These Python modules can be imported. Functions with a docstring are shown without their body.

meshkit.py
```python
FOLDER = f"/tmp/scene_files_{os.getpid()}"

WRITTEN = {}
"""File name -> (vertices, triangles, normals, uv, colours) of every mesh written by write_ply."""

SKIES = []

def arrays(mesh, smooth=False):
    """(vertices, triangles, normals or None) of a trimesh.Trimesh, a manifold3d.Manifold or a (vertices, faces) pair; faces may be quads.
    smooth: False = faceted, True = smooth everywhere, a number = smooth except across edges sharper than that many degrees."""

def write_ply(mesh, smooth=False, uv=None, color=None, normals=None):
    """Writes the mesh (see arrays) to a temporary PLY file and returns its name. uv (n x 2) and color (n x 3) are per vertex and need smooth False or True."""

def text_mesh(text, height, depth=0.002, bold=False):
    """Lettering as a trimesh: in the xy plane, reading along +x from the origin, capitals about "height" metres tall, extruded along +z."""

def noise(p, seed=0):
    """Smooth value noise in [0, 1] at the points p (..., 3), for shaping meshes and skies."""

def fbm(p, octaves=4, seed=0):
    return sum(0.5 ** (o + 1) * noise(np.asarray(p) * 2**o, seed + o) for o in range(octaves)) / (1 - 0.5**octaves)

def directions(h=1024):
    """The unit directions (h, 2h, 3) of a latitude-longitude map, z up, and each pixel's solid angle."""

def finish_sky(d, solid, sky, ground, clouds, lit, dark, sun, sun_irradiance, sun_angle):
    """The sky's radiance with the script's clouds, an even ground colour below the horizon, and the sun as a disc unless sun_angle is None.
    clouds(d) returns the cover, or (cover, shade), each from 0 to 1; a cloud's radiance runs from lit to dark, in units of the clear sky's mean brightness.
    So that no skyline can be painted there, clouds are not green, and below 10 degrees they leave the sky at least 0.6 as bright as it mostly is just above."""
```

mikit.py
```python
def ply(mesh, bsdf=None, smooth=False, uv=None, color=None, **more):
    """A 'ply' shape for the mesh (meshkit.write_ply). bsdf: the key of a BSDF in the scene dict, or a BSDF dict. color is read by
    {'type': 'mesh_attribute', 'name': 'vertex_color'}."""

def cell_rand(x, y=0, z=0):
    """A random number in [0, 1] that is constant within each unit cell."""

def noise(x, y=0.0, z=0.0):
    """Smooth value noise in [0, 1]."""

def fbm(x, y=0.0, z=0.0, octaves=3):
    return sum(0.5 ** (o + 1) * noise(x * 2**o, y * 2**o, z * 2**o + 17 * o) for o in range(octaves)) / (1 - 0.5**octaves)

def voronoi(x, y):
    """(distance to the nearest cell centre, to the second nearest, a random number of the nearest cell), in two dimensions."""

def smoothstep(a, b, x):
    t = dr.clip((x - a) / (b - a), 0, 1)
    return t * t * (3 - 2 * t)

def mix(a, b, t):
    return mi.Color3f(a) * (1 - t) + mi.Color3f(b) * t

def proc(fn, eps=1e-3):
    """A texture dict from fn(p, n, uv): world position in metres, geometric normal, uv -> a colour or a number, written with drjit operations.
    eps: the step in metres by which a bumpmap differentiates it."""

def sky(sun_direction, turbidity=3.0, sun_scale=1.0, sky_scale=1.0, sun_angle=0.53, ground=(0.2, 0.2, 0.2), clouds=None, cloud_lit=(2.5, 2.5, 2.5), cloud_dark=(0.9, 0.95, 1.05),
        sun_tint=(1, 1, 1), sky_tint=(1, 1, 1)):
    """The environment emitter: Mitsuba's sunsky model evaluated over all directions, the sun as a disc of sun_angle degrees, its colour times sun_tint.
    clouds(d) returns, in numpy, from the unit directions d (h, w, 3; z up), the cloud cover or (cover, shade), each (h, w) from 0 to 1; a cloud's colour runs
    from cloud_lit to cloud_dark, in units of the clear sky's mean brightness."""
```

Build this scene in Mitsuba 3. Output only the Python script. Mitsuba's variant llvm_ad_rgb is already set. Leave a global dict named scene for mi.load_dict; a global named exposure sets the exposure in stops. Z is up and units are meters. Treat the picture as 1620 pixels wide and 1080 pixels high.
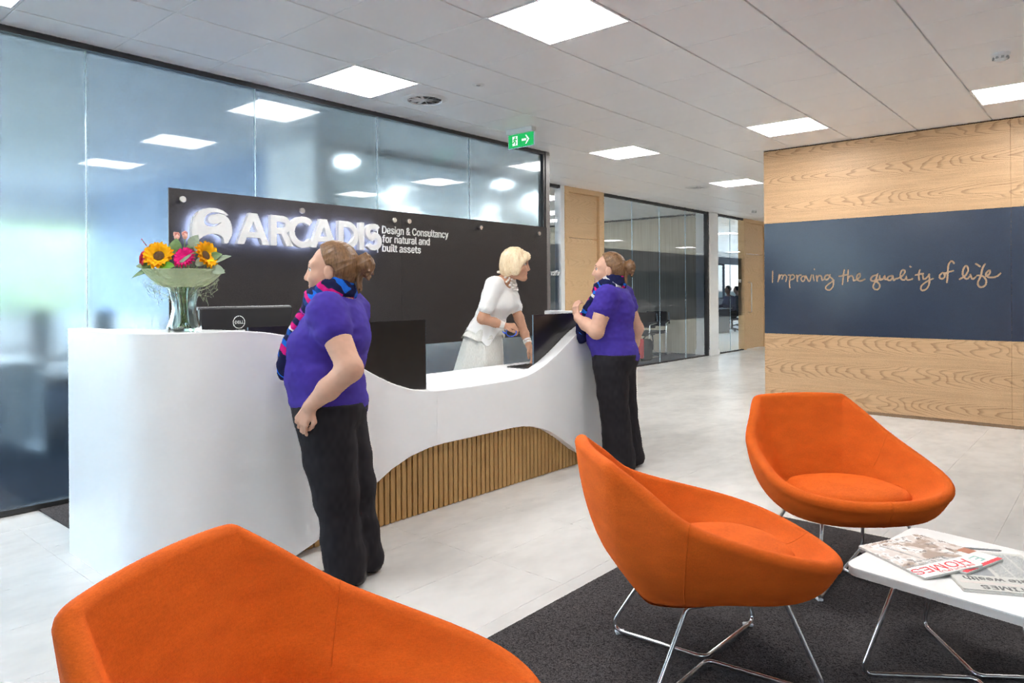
import math, random, json
import numpy as np, trimesh, mitsuba as mi, drjit as dr
import manifold3d as m3
import mikit, meshkit
from shapely.geometry import Polygon, LineString, Point, box as sbox
from shapely.ops import unary_union
from shapely import affinity
from scipy.interpolate import CubicSpline

random.seed(7); RNG = np.random.default_rng(7)
scene, labels = {}, {}
PI = math.pi
# ------------------------------------------------------------------ camera, sky, exposure
exposure = 1.55
LAMP = 9.0
CAMZ = 1.26
CEIL = 2.808
_yaw, _pitch, _roll, FPX, CY = 0.716, -0.0011, -0.0064, 1121.19, 463.6
_r = np.array([math.sin(_yaw), -math.cos(_yaw), 0.0]); _w = np.array([math.cos(_yaw), math.sin(_yaw), 0.0]); _u = np.array([0, 0, 1.0])
_w2 = _w * math.cos(_pitch) + _u * math.sin(_pitch); _u2 = _u * math.cos(_pitch) - _w * math.sin(_pitch)
_r3 = _r * math.cos(_roll) + _u2 * math.sin(_roll); _u3 = _u2 * math.cos(_roll) - _r * math.sin(_roll)
CAM = np.array([0, 0, CAMZ])
M = np.eye(4); M[:3, 0] = -_r3; M[:3, 1] = _u3; M[:3, 2] = _w2; M[:3, 3] = CAM
scene['camera'] = {'type': 'perspective', 'fov': math.degrees(2 * math.atan(810 / FPX)), 'fov_axis': 'x', 'near_clip': 0.05, 'far_clip': 200.0,
                   'principal_point_offset_y': (540 - CY) / 1080.0, 'to_world': mi.ScalarTransform4f(M.tolist())}
scene['sky'] = mikit.sky((0.5, -0.4, 0.75), sun_scale=0.0, sky_scale=22.0, turbidity=5.0, ground=(0.25, 0.27, 0.22), sky_tint=(1.28, 1.07, 0.87))


def project(p):
    c = (np.asarray(p, float) - CAM) @ np.array([_r3, _u3, _w2]).T
    return 810 + FPX * c[..., 0] / c[..., 2], CY - FPX * c[..., 1] / c[..., 2], c[..., 2]


# ------------------------------------------------------------------ materials
T4 = mi.ScalarTransform4f
noise, fbm, sst, mix, proc = mikit.noise, mikit.fbm, mikit.smoothstep, mikit.mix, mikit.proc


def rgb(c): return {'type': 'rgb', 'value': list(c)}


def prin(key, col, rough=0.5, metal=0.0, spec=0.5, **kw):
    b = {'type': 'principled', 'base_color': col if isinstance(col, dict) else rgb(col), 'roughness': rough, 'metallic': metal, 'specular': spec, **kw}
    scene[key] = {'type': 'twosided', 'bsdf': b}
    return key


def oak(u, v, w, light, dark, seg):
    """veneer: u along the grain, v across it"""
    vv = v / seg
    cell = dr.floor(vv)
    t = (vv - cell - 0.5) * 2
    uu = u + 0.35 * mikit.cell_rand(cell, 3) * 0.3
    n1 = fbm(uu * 1.6 + cell * 0.7, t * 1.3 + 3.0, 1.0, 3)
    g = uu * 2.1 + t * t * 2.4 + n1 * 1.5
    ph = g * 3.6 - dr.floor(g * 3.6)
    line = sst(0.55, 0.9, ph) * (1 - sst(0.93, 1.0, ph))
    fine = noise(uu * 10.0, v * 420.0, w)
    fine2 = noise(uu * 3.0, v * 95.0, w + 4.0)
    amt = line * (0.55 - 0.3 * dr.abs(t)) + 0.22 * fine + 0.3 * fine2
    return mix(light, dark, dr.clip(amt, 0, 1))


prin('oak_wall', proc(lambda p, n, uv: oak(p.y, p.z + 0.02, p.x, (.66, .435, .25), (.36, .195, .09), 0.293)), 0.42, spec=0.35)
prin('oak_door', proc(lambda p, n, uv: oak(p.x * 0.8, p.z, p.y, (.66, .45, .26), (.54, .345, .185), 0.31)), 0.45, spec=0.3)
prin('oak_end', (.40, .25, .13), 0.5, spec=0.3)


def slatcol(p, n, uv):
    c = dr.floor((p.x - 1.2) / 0.04)
    r = mikit.cell_rand(c, 5)
    f = noise(p.x * 500.0, p.y * 300.0, p.z * 9.0)
    g = fbm(p.x * 90.0, c, p.z * 4.0, 2)
    return mix((.50, .30, .115), (.30, .16, .052), dr.clip(0.35 * r + 0.3 * f + 0.4 * g - 0.1, 0, 1))


prin('oak_slat', proc(slatcol), 0.45, spec=0.35)
prin('slat_back', (.055, .028, .014), 0.6)
prin('oak_far', proc(lambda p, n, uv: mix((.66, .60, .49), (.51, .44, .34), 0.6 * noise(p.y * 60, p.x * 60, p.z * 1.5) + 0.4 * noise(p.y * 9, p.x * 9, p.z * .4))), 0.5, spec=0.3)
prin('skirting_oak', proc(lambda p, n, uv: mix((.34, .22, .13), (.24, .145, .08), noise(p.y * 4, p.z * 200, 0.0))), 0.5)
prin('white_ceiling', (.93, .925, .92), 0.38, spec=0.35)
prin('ceiling_void', (.86, .85, .84), 0.9)
prin('white_paint', (.86, .85, .835), 0.6, spec=0.3)
prin('white_gloss', (.80, .80, .80), 0.3)
prin('solid_surface', (.83, .83, .835), 0.32, spec=0.4)
prin('blue_grey_paint', (.32, .40, .53), 0.7, spec=0.2)


def floorcol(p, n, uv):
    a = fbm(p.x * 1.7, p.y * 3.6, 0.0, 4)
    b = fbm(p.x * 9.0, p.y * 16.0, 3.0, 3)
    cx, cy = dr.floor((p.x - 1.13) / 0.66), dr.floor((p.y - 0.51) / 0.4455)
    r = mikit.cell_rand(cx, cy)
    return mix((.60, .585, .562), (.40, .39, .372), dr.clip((a - .32) * 0.9 + (b - .5) * .45 + 0.10 * r, 0, 1))


prin('floor_vinyl', proc(floorcol), 0.30, spec=0.38)
prin('floor_joint', (.50, .49, .47), 0.6)


def carpetcol(p, n, uv):
    a = noise(p.x * 330, p.y * 330, 0.0)
    b = noise(p.x * 160, p.y * 160, 7.0)
    c = fbm(p.x * 3, p.y * 3, 2.0, 2)
    return mix((.022, .020, .021), (.118, .108, .108), dr.clip(a * .75 + b * .45 - .22 + (c - .5) * .15, 0, 1))


prin('carpet_dark', proc(carpetcol), 0.95, spec=0.05)
prin('carpet_blue', proc(lambda p, n, uv: mix((.022, .027, .038), (.040, .048, .064), noise(p.x * 120, p.y * 120, 0.0))), 0.95, spec=0.05)
prin('panel_brown', proc(lambda p, n, uv: mix((.026, .0225, .0225), (.036, .031, .031), noise(p.x * 300, p.z * 300, 0.0))), 0.42, spec=0.35)
prin('panel_blue', proc(lambda p, n, uv: mix((.012, .022, .046), (.018, .032, .064), noise(p.y * 260, p.z * 260, 0.0))), 0.24, spec=0.8)
prin('black_frame', (.022, .021, .022), 0.4)
prin('dark_plastic', (.025, .024, .025), 0.35)
prin('grey_metal_frame', (.16, .15, .145), 0.4)
prin('screen_black', (.011, .010, .010), 0.22, spec=0.5)
prin('screen_edge', (.05, .075, .11), 0.3)
prin('steel_brushed', (.66, .64, .61), 0.28, metal=1.0)
prin('chrome', (.86, .87, .89), 0.07, metal=1.0)
prin('bezel_silver', (.30, .30, .31), 0.35, metal=0.7)


def fabric(p, n, uv):
    a = noise(p.x * 700, p.y * 700, p.z * 160)
    b = noise(p.x * 150, p.y * 150, p.z * 700)
    c = fbm(p.x * 14, p.y * 14, p.z * 30, 2)
    return mix((.66, .123, .015), (.455, .070, .010), dr.clip(.45 * a + .35 * b + .5 * (c - .3), 0, 1))


prin('orange_fabric', proc(fabric), 0.85, spec=0.12, sheen=0.5, sheen_tint=0.6)
prin('orange_seam', (.50, .085, .010), 0.8, spec=0.1)
prin('glide_grey', (.55, .56, .58), 0.5)
prin('table_white', (.80, .79, .775), 0.33, spec=0.45)
prin('table_edge', (.58, .545, .525), 0.4, spec=0.3)
prin('paper_white', (.78, .77, .75), 0.5)
prin('paper_news', (.60, .59, .555), 0.7, spec=0.1)
prin('paper_edge', (.50, .485, .46), 0.8)


def cover(p, n, uv):
    v = fbm(p.x * 26, p.y * 26, 1.0, 3); w = fbm(p.x * 70, p.y * 50, 5.0, 3)
    col = mix((.66, .60, .56), (.40, .31, .26), sst(.50, .66, v))
    col = mix(col, (.80, .77, .75), sst(.50, .40, v) * sst(.42, .55, w))
    return mix(col, (.16, .13, .12), .8 * sst(.64, .74, w))


prin('cover_photo', proc(cover), 0.28, spec=0.5)
prin('cover_photo_pale', (.66, .60, .56), 0.3)
prin('ink_red', (.72, .03, .05), 0.4)
prin('ink_teal', (.25, .50, .46), 0.4)
prin('ink_grey', (.12, .12, .12), 0.6)
prin('ink_grey_light', (.32, .33, .34), 0.6)
prin('ink_terracotta', (.42, .17, .10), 0.5)
prin('letter_white', (.83, .83, .82), 0.4)
scene['lamp_emit'] = {'type': 'diffuse', 'reflectance': rgb((.8, .8, .8))}
for nm, c in (('skin', (.60, .345, .245)), ('skin_tan', (.50, .265, .17))):
    prin(nm, proc(lambda p, n, uv, c=c: mix(c, tuple(x * .86 for x in c), fbm(p.x * 40, p.y * 40, p.z * 40, 2))), 0.5, spec=0.3)
prin('lips', (.52, .17, .14), 0.4)
prin('eye_white', (.72, .70, .68), 0.2)
prin('iris', (.05, .06, .07), 0.15)
prin('brow', (.16, .10, .07), 0.8)


def haircol(l, d):
    def f(p, n, uv):
        a = noise(p.x * 230, p.y * 230, p.z * 34)
        b = fbm(p.x * 60, p.y * 60, p.z * 12, 2)
        return mix(l, d, dr.clip(.6 * a + .6 * b - .1, 0, 1))
    return proc(f)


prin('hair_blonde', haircol((.90, .76, .54), (.60, .41, .22)), 0.42, spec=0.45)
prin('hair_brown', haircol((.25, .130, .058), (.085, .042, .020)), 0.42, spec=0.45)
prin('hair_black', (.012, .010, .010), 0.5)
prin('cloth_purple', proc(lambda p, n, uv: mix((.058, .036, .285), (.046, .028, .230), noise(p.x * 50, p.y * 50, p.z * 50))), 0.8, spec=0.12, sheen=0.3)
prin('cloth_black', proc(lambda p, n, uv: mix((.012, .011, .014), (.020, .018, .021), noise(p.x * 60, p.y * 60, p.z * 30))), 0.8, spec=0.15, sheen=0.2)
prin('cloth_white', (.80, .79, .77), 0.85, spec=0.1)
prin('cloth_cream', proc(lambda p, n, uv: mix((.70, .685, .64), (.60, .585, .54), noise(p.x * 200, p.y * 200, p.z * 60))), 0.85, spec=0.1)


def scarf(p, n, uv):
    d1, d2, c = mikit.voronoi(p.x * 30 + p.z * 16, p.y * 30 - p.z * 38)
    col = mix((.010, .012, .05), (.012, .11, .50), sst(.66, .68, c))
    col = mix(col, (.50, .012, .16), sst(.82, .84, c))
    return mix(col, (.58, .55, .56), sst(.955, .965, c))


prin('scarf_print', proc(scarf), 0.75, spec=0.1)
prin('shoe_black', (.012, .012, .012), 0.35)
prin('pearl', (.74, .71, .66), 0.25, spec=0.6)
prin('bead_dark', (.10, .07, .06), 0.3)
prin('cord_blue', (.02, .09, .55), 0.4)
prin('shirt_lilac', (.17, .16, .24), 0.8)
prin('cloth_dark', (.02, .02, .025), 0.8)
prin('leaf_green', proc(lambda p, n, uv: mix((.06, .13, .035), (.15, .24, .08), fbm(p.x * 60, p.y * 60, p.z * 60, 2))), 0.5)
prin('leaf_bright', (.10, .27, .02), 0.4)
prin('leaf_sage', (.24, .30, .22), 0.7)
prin('stem_green', (.13, .20, .07), 0.5)
prin('sisal_green', proc(lambda p, n, uv: mix((.74, .80, .58), (.54, .64, .38), noise(p.x * 260, p.y * 260, p.z * 260))), 0.8, spec=0.1)
prin('petal_yellow', proc(lambda p, n, uv: mix((.90, .50, .010), (.82, .36, .004), noise(p.x * 90, p.y * 90, p.z * 90))), 0.6, spec=0.15)
prin('petal_pink', proc(lambda p, n, uv: mix((.80, .018, .23), (.62, .010, .17), noise(p.x * 90, p.y * 90, p.z * 90))), 0.6, spec=0.15)
prin('petal_red', (.60, .05, .12), 0.6)
prin('petal_peach', (.80, .46, .40), 0.6)
prin('disc_brown', proc(lambda p, n, uv: mix((.035, .016, .008), (.14, .07, .02), noise(p.x * 400, p.y * 400, p.z * 400))), 0.8)
prin('hedge_green', proc(lambda p, n, uv: mix((.12, .16, .10), (.30, .36, .24), fbm(p.x * 5, p.y * 5, p.z * 7, 4))), 0.8, spec=0.1)
prin('grass', (.50, .50, .46), 0.9)
prin('chair_dark', (.030, .032, .040), 0.7)
prin('chair_red', (.16, .03, .05), 0.7)
prin('bag_red', (.55, .05, .06), 0.6)
prin('wall_green_tint', (.62, .62, .60), 0.7)
prin('furniture_white', (.62, .63, .65), 0.4)
scene['vase_glass'] = {'type': 'dielectric', 'int_ior': 1.5, 'specular_transmittance': rgb((.95, .98, .95))}
scene['water'] = {'type': 'thindielectric', 'specular_transmittance': rgb((.86, .93, .84))}
scene['pane_clear'] = {'type': 'thindielectric', 'specular_transmittance': rgb((.90, .95, .96))}
scene['pane_far'] = {'type': 'thindielectric', 'int_ior': 1.62, 'specular_transmittance': rgb((.86, .92, .95))}
scene['film_dark'] = {'type': 'thindielectric', 'int_ior': 2.0, 'specular_transmittance': rgb((.17, .195, .24))}
scene['glass_face'] = {'type': 'dielectric', 'int_ior': 1.52, 'specular_transmittance': rgb((.87, .95, 1.0))}
scene['glass_film'] = {'type': 'roughdielectric', 'int_ior': 1.52, 'alpha': 0.035, 'distribution': 'ggx', 'specular_transmittance': rgb((.87, .95, 1.0))}
prin('glass_edge', (.55, .68, .75), 0.2)
prin('sign_green', (.0, .10, .03), 0.4); prin('sign_white', (.30, .30, .30), .4)

# ------------------------------------------------------------------ helpers
COUNT = {}


def num(name):
    n = COUNT.get(name, -1) + 1
    COUNT[name] = n
    return name if n == 0 else f'{name}_{n:03d}'


def lab(key, label=None, cat=None, group=None, kind=None):
    d = {}
    if label: d['label'] = label
    if cat: d['category'] = cat
    if group: d['group'] = group
    if kind: d['kind'] = kind
    labels[key] = d


def part(parent, name, mesh, mat, smooth=False, label=None, kind=None, **kw):
    key = num(parent + '__' + name)
    scene[key] = mikit.ply(mesh, mat, smooth, **kw) if not isinstance(mesh, dict) else mesh
    if label or kind: lab(key, label, None, None, kind)
    return key


def thing(name, label, cat, group=None):
    key = num(name); lab(key, label, cat, group); return key


def solo(name, mesh, mat, label, cat, smooth=False, group=None, kind=None, **kw):
    key = num(name)
    scene[key] = mikit.ply(mesh, mat, smooth, **kw) if not isinstance(mesh, dict) else mesh
    lab(key, label, cat, group, kind); return key


def struct(name, mesh, mat, smooth=False, label=None, **kw):
    scene[name] = mikit.ply(mesh, mat, smooth, **kw); lab(name, label, None, None, 'structure'); return name


def at(shape, x=0, y=0, z=0, rz=0):
    return {**shape, 'to_world': T4().translate([x, y, z]).rotate([0, 0, 1], rz)}


def cat(*ms):
    ms = [m for q in ms for m in (q if isinstance(q, (list, tuple)) else [q])]
    return trimesh.util.concatenate(ms)


def bx(x0, x1, y0, y1, z0, z1):
    m = trimesh.creation.box((abs(x1 - x0), abs(y1 - y0), abs(z1 - z0)))
    m.apply_translation(((x0 + x1) / 2, (y0 + y1) / 2, (z0 + z1) / 2)); return m


def cbox(x0, x1, y0, y1, z0, z1, c=0.003):
    """box with chamfered edges"""
    P = []
    for x, sx in ((x0, 1), (x1, -1)):
        for y, sy in ((y0, 1), (y1, -1)):
            for z, sz in ((z0, 1), (z1, -1)):
                P += [(x + sx * c, y + sy * c, z), (x + sx * c, y, z + sz * c), (x, y + sy * c, z + sz * c)]
    return trimesh.Trimesh(P).convex_hull if False else trimesh.convex.convex_hull(np.array(P))


def extr(poly, h, M=None):
    polys = getattr(poly, 'geoms', [poly])
    m = cat([trimesh.creation.extrude_polygon(g, h, engine='earcut') for g in polys if g.area > 1e-9])
    if M is not None: m.apply_transform(M)
    return m


def frameM(o, ex, ey, ez):
    m = np.eye(4); m[:3, 0] = ex; m[:3, 1] = ey; m[:3, 2] = ez; m[:3, 3] = o; return m


def fillet(pts, r, n=6, closed=False):
    pts = [np.asarray(p, float) for p in pts]; out = []; N = len(pts)
    for i, p in enumerate(pts):
        if not closed and i in (0, N - 1): out.append(p); continue
        a, b = pts[i - 1] - p, pts[(i + 1) % N] - p
        la, lb = np.linalg.norm(a), np.linalg.norm(b)
        ang = math.acos(np.clip(a @ b / la / lb, -1, 1))
        d = min(r / max(math.tan(ang / 2), 1e-3), la * .45, lb * .45)
        p0, p1 = p + a / la * d, p + b / lb * d
        for t in np.linspace(0, 1, n): out.append((1 - t) ** 2 * p0 + 2 * t * (1 - t) * p + t * t * p1)
    return np.array(out)


def tube(pts, r, n=10, closed=False, caps=True):
    p = np.asarray(pts, float); N = len(p)
    if closed:
        t = np.roll(p, -1, 0) - np.roll(p, 1, 0)
    else:
        t = np.gradient(p, axis=0)
    t /= np.linalg.norm(t, axis=1, keepdims=True) + 1e-12
    a = np.cross(t[0], [0, 0, 1.0]); a = a if np.linalg.norm(a) > .1 else np.cross(t[0], [1.0, 0, 0]); a /= np.linalg.norm(a)
    A = []
    for i in range(N):
        a = a - t[i] * (a @ t[i]); a /= np.linalg.norm(a); A.append(a)
    A = np.array(A); B = np.cross(t, A)
    rr = np.broadcast_to(r, (N,))[:, None, None]
    ang = np.arange(n) * 2 * PI / n
    V = (p[:, None] + rr * (np.cos(ang)[None, :, None] * A[:, None] + np.sin(ang)[None, :, None] * B[:, None])).reshape(-1, 3)
    F = []
    for i in range(N if closed else N - 1):
        k = (i + 1) % N
        for j in range(n):
            j2 = (j + 1) % n
            F += [(i * n + j, k * n + j, k * n + j2), (i * n + j, k * n + j2, i * n + j2)]
    if not closed and caps:
        V = np.vstack([V, p[0], p[-1]]); c0, c1 = N * n, N * n + 1
        for j in range(n):
            j2 = (j + 1) % n
            F += [(c0, j, j2), (c1, (N - 1) * n + j2, (N - 1) * n + j)]
    m = trimesh.Trimesh(V, np.array(F), process=False)
    if m.volume < 0: m.invert()
    return m


def grid_mesh(P, cu=False, cv=False):
    """quads of a grid of points P (nu, nv, 3)"""
    nu, nv = P.shape[:2]; F = []
    for i in range(nu if cu else nu - 1):
        for j in range(nv if cv else nv - 1):
            a, b, c, d = i * nv + j, ((i + 1) % nu) * nv + j, ((i + 1) % nu) * nv + (j + 1) % nv, i * nv + (j + 1) % nv
            F += [(a, b, c), (a, c, d)]
    return trimesh.Trimesh(P.reshape(-1, 3), np.array(F), process=False)


def lathe(prof, n=32, c=(0, 0, 0)):
    prof = np.array(prof, float); a = np.arange(n) * 2 * PI / n
    P = np.stack([prof[None, :, 0] * np.cos(a)[:, None], prof[None, :, 0] * np.sin(a)[:, None], np.broadcast_to(prof[None, :, 1], (n, len(prof)))], -1) + np.array(c)
    m = grid_mesh(P, cu=True)
    if m.volume < 0: m.invert()
    return m


def ball(c, r, s=2):
    m = trimesh.creation.icosphere(subdivisions=s, radius=1.0); m.apply_scale(r); m.apply_translation(c); return m


def rrect(x0, x1, y0, y1, r): return sbox(x0 + r, y0 + r, x1 - r, y1 - r).buffer(r, quad_segs=6)


def spline(pts, n=40, closed=False):
    p = np.array(pts, float)
    if closed: p = np.vstack([p, p[:1]])
    d = np.r_[0, np.cumsum(np.linalg.norm(np.diff(p, axis=0), axis=1) ** .7)]
    s = CubicSpline(d, p, bc_type='periodic' if closed else 'natural')
    return s(np.linspace(0, d[-1], n, endpoint=not closed))


# text on a plane: o origin, ex reading direction, ey up, depth along ex x ey
def text(s, h, o, ex, ey, depth=.002, bold=False, sx=1.0):
    m = meshkit.text_mesh(s, h, depth, bold); m.apply_scale((sx, 1, 1))
    ex, ey = np.array(ex, float), np.array(ey, float)
    m.apply_transform(frameM(o, ex, ey, np.cross(ex, ey))); return m


# signed distances and surface nets
def s_cap(p, a, b, ra, rb):
    a, b = np.array(a, np.float32), np.array(b, np.float32); ba = b - a
    t = np.clip((p - a) @ ba / max(float(ba @ ba), 1e-9), 0, 1)
    return np.linalg.norm(p - a - t[..., None] * ba, axis=-1) - (ra + (rb - ra) * t)


def s_ell(p, c, r, R=None):
    q = p - np.array(c, np.float32)
    if R is not None: q = q @ np.array(R, np.float32)
    r = np.array(r, np.float32)
    k0, k1 = np.linalg.norm(q / r, axis=-1), np.linalg.norm(q / (r * r), axis=-1)
    return k0 * (k0 - 1) / np.maximum(k1, 1e-6)


def smin(a, b, k):
    h = np.maximum(k - np.abs(a - b), 0) / k
    return np.minimum(a, b) - h * h * k * .25


def ev(prims, p, k=.03, grow=0.0):
    d = None
    for q in prims:
        e = s_cap(p, *q[1:]) if q[0] == 'c' else s_ell(p, *q[1:])
        d = e if d is None else smin(d, e, k)
    return d - grow


def bounds(prims, pad):
    lo, hi = np.full(3, 9e9), np.full(3, -9e9)
    for q in prims:
        if q[0] == 'c':
            for a, r in ((q[1], q[3]), (q[2], q[4])): lo = np.minimum(lo, np.array(a) - r); hi = np.maximum(hi, np.array(a) + r)
        else:
            r = max(q[2]); lo = np.minimum(lo, np.array(q[1]) - r); hi = np.maximum(hi, np.array(q[1]) + r)
    return lo - pad, hi + pad


def nets(f, lo, hi, h):
    n = np.ceil((np.array(hi) - lo) / h).astype(int) + 1
    ax = [lo[i] + h * np.arange(n[i], dtype=np.float32) for i in range(3)]
    g = np.stack(np.meshgrid(*ax, indexing='ij'), -1).astype(np.float32)
    v = f(g.reshape(-1, 3)).reshape(n).astype(np.float32)
    v[0] = v[-1] = np.maximum(v[0], h); v[:, 0] = np.maximum(v[:, 0], h); v[:, -1] = np.maximum(v[:, -1], h); v[:, :, 0] = np.maximum(v[:, :, 0], h); v[:, :, -1] = np.maximum(v[:, :, -1], h)
    s = v < 0; m = tuple(k - 1 for k in n)
    acc, cnt = np.zeros(m + (3,), np.float32), np.zeros(m, np.float32)
    for axis in range(3):
        o = [i for i in range(3) if i != axis]
        for d0 in (0, 1):
            for d1 in (0, 1):
                A, B = [slice(0, m[i]) for i in range(3)], [slice(0, m[i]) for i in range(3)]
                for i, d in ((o[0], d0), (o[1], d1)): A[i] = B[i] = slice(d, m[i] + d)
                B[axis] = slice(1, m[axis] + 1)
                va, vb = v[tuple(A)], v[tuple(B)]; c = (va < 0) != (vb < 0)
                t = np.where(c, va / np.where(va == vb, 1, va - vb), 0)
                off = np.zeros(m + (3,), np.float32); off[..., axis] = t; off[..., o[0]] = d0; off[..., o[1]] = d1
                acc += np.where(c[..., None], off, 0); cnt += c
    act = cnt > 0; idx = np.full(m, -1); idx[act] = np.arange(act.sum())
    V = (np.argwhere(act) + acc[act] / cnt[act][:, None]) * h + lo
    F = []
    for axis in range(3):
        o = [(axis + 1) % 3, (axis + 2) % 3]
        A, B = [slice(1, n[i] - 1) for i in range(3)], [slice(1, n[i] - 1) for i in range(3)]
        A[axis] = slice(0, n[axis] - 1); B[axis] = slice(1, n[axis])
        sa, sb = s[tuple(A)], s[tuple(B)]
        for flip, c in ((False, sa & ~sb), (True, ~sa & sb)):
            e = np.argwhere(c); e[:, o[0]] += 1; e[:, o[1]] += 1
            if not len(e): continue
            def at_(a, b):
                q = e.copy(); q[:, o[0]] -= a; q[:, o[1]] -= b; return idx[tuple(q.T)]
            q = np.stack([at_(1, 1), at_(0, 1), at_(0, 0), at_(1, 0)], 1)
            F.append(q[:, ::-1] if flip else q)
    F = np.vstack(F); F = np.vstack([F[:, [0, 1, 2]], F[:, [0, 2, 3]]])
    return trimesh.Trimesh(V, F, process=False)


def sdf(prims, h, k=.03, grow=0.0, cuts=(), bump=None, pad=.03):
    lo, hi = bounds(prims, pad + max(grow, 0) + k * .3)

    def f(p):
        d = ev(prims, p, k, grow)
        if bump is not None: d = d + bump(p)
        for c in cuts: d = np.maximum(d, c(p))
        return d
    return nets(f, lo, hi, h)


def above(z0, wav=None): return lambda p: z0 + (wav(p) if wav else 0) - p[:, 2]
def below(z0, wav=None): return lambda p: p[:, 2] - z0 - (wav(p) if wav else 0)


def unite(ms):
    try:
        M_ = [m3.Manifold(m3.Mesh(vert_properties=np.array(m.vertices, np.float32), tri_verts=np.array(m.faces, np.uint32))) for m in ms]
        if all(x.status() == m3.Error.NoError for x in M_):
            u = m3.Manifold.batch_boolean(M_, m3.OpType.Add).to_mesh()
            return trimesh.Trimesh(u.vert_properties[:, :3], u.tri_verts, process=False)
    except Exception:
        pass
    return cat(ms)


def rotz(a): c, s = math.cos(a), math.sin(a); return np.array([[c, -s, 0], [s, c, 0], [0, 0, 1.0]])
def roty(a): c, s = math.cos(a), math.sin(a); return np.array([[c, 0, s], [0, 1, 0], [-s, 0, c]])


# ================================================================== SETTING
GY = 4.86           # hall side of the front glass wall
FY = 6.22           # far glass line
XW = 7.778          # face of the oak feature wall
SX, SY, GX0, GY0 = 0.598, 0.602, 2.926, 4.547   # ceiling grid

# --- floor
struct('floor', bx(-3.6, 44, -9, 12.4, -.10, -.005), 'floor_joint', label='pale grey concrete-look vinyl tile floor')
TX, TY = 0.66, 0.4455
base_tile = mikit.ply(bx(.0006, TX - .0006, .0006, TY - .0006, -.005, 0), 'floor_vinyl')
cand, field = [], []
for i in range(-7, 65):
    for j in range(-11, 13):
        x, y = 1.13 + i * TX, .51 + j * TY
        if y > 6.2 or (y + TY > 4.9 and x < 5.5) or (x + TX < 3.95 and y + TY < 1.76): continue
        u, v, w = project((x + TX / 2, y + TY / 2, 0))
        if w > .4 and -80 < u < 1700 and -80 < v < 1160 and w < 15.5 and not (x > 7.6 and y < 2.8): cand.append((w, x, y))
        else: field.append((x, y))
cand.sort()
for w, x, y in cand[:300]: part('floor', 'tile', at(base_tile, x, y), None)
field += [(x, y) for w, x, y in cand[300:]]
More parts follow.
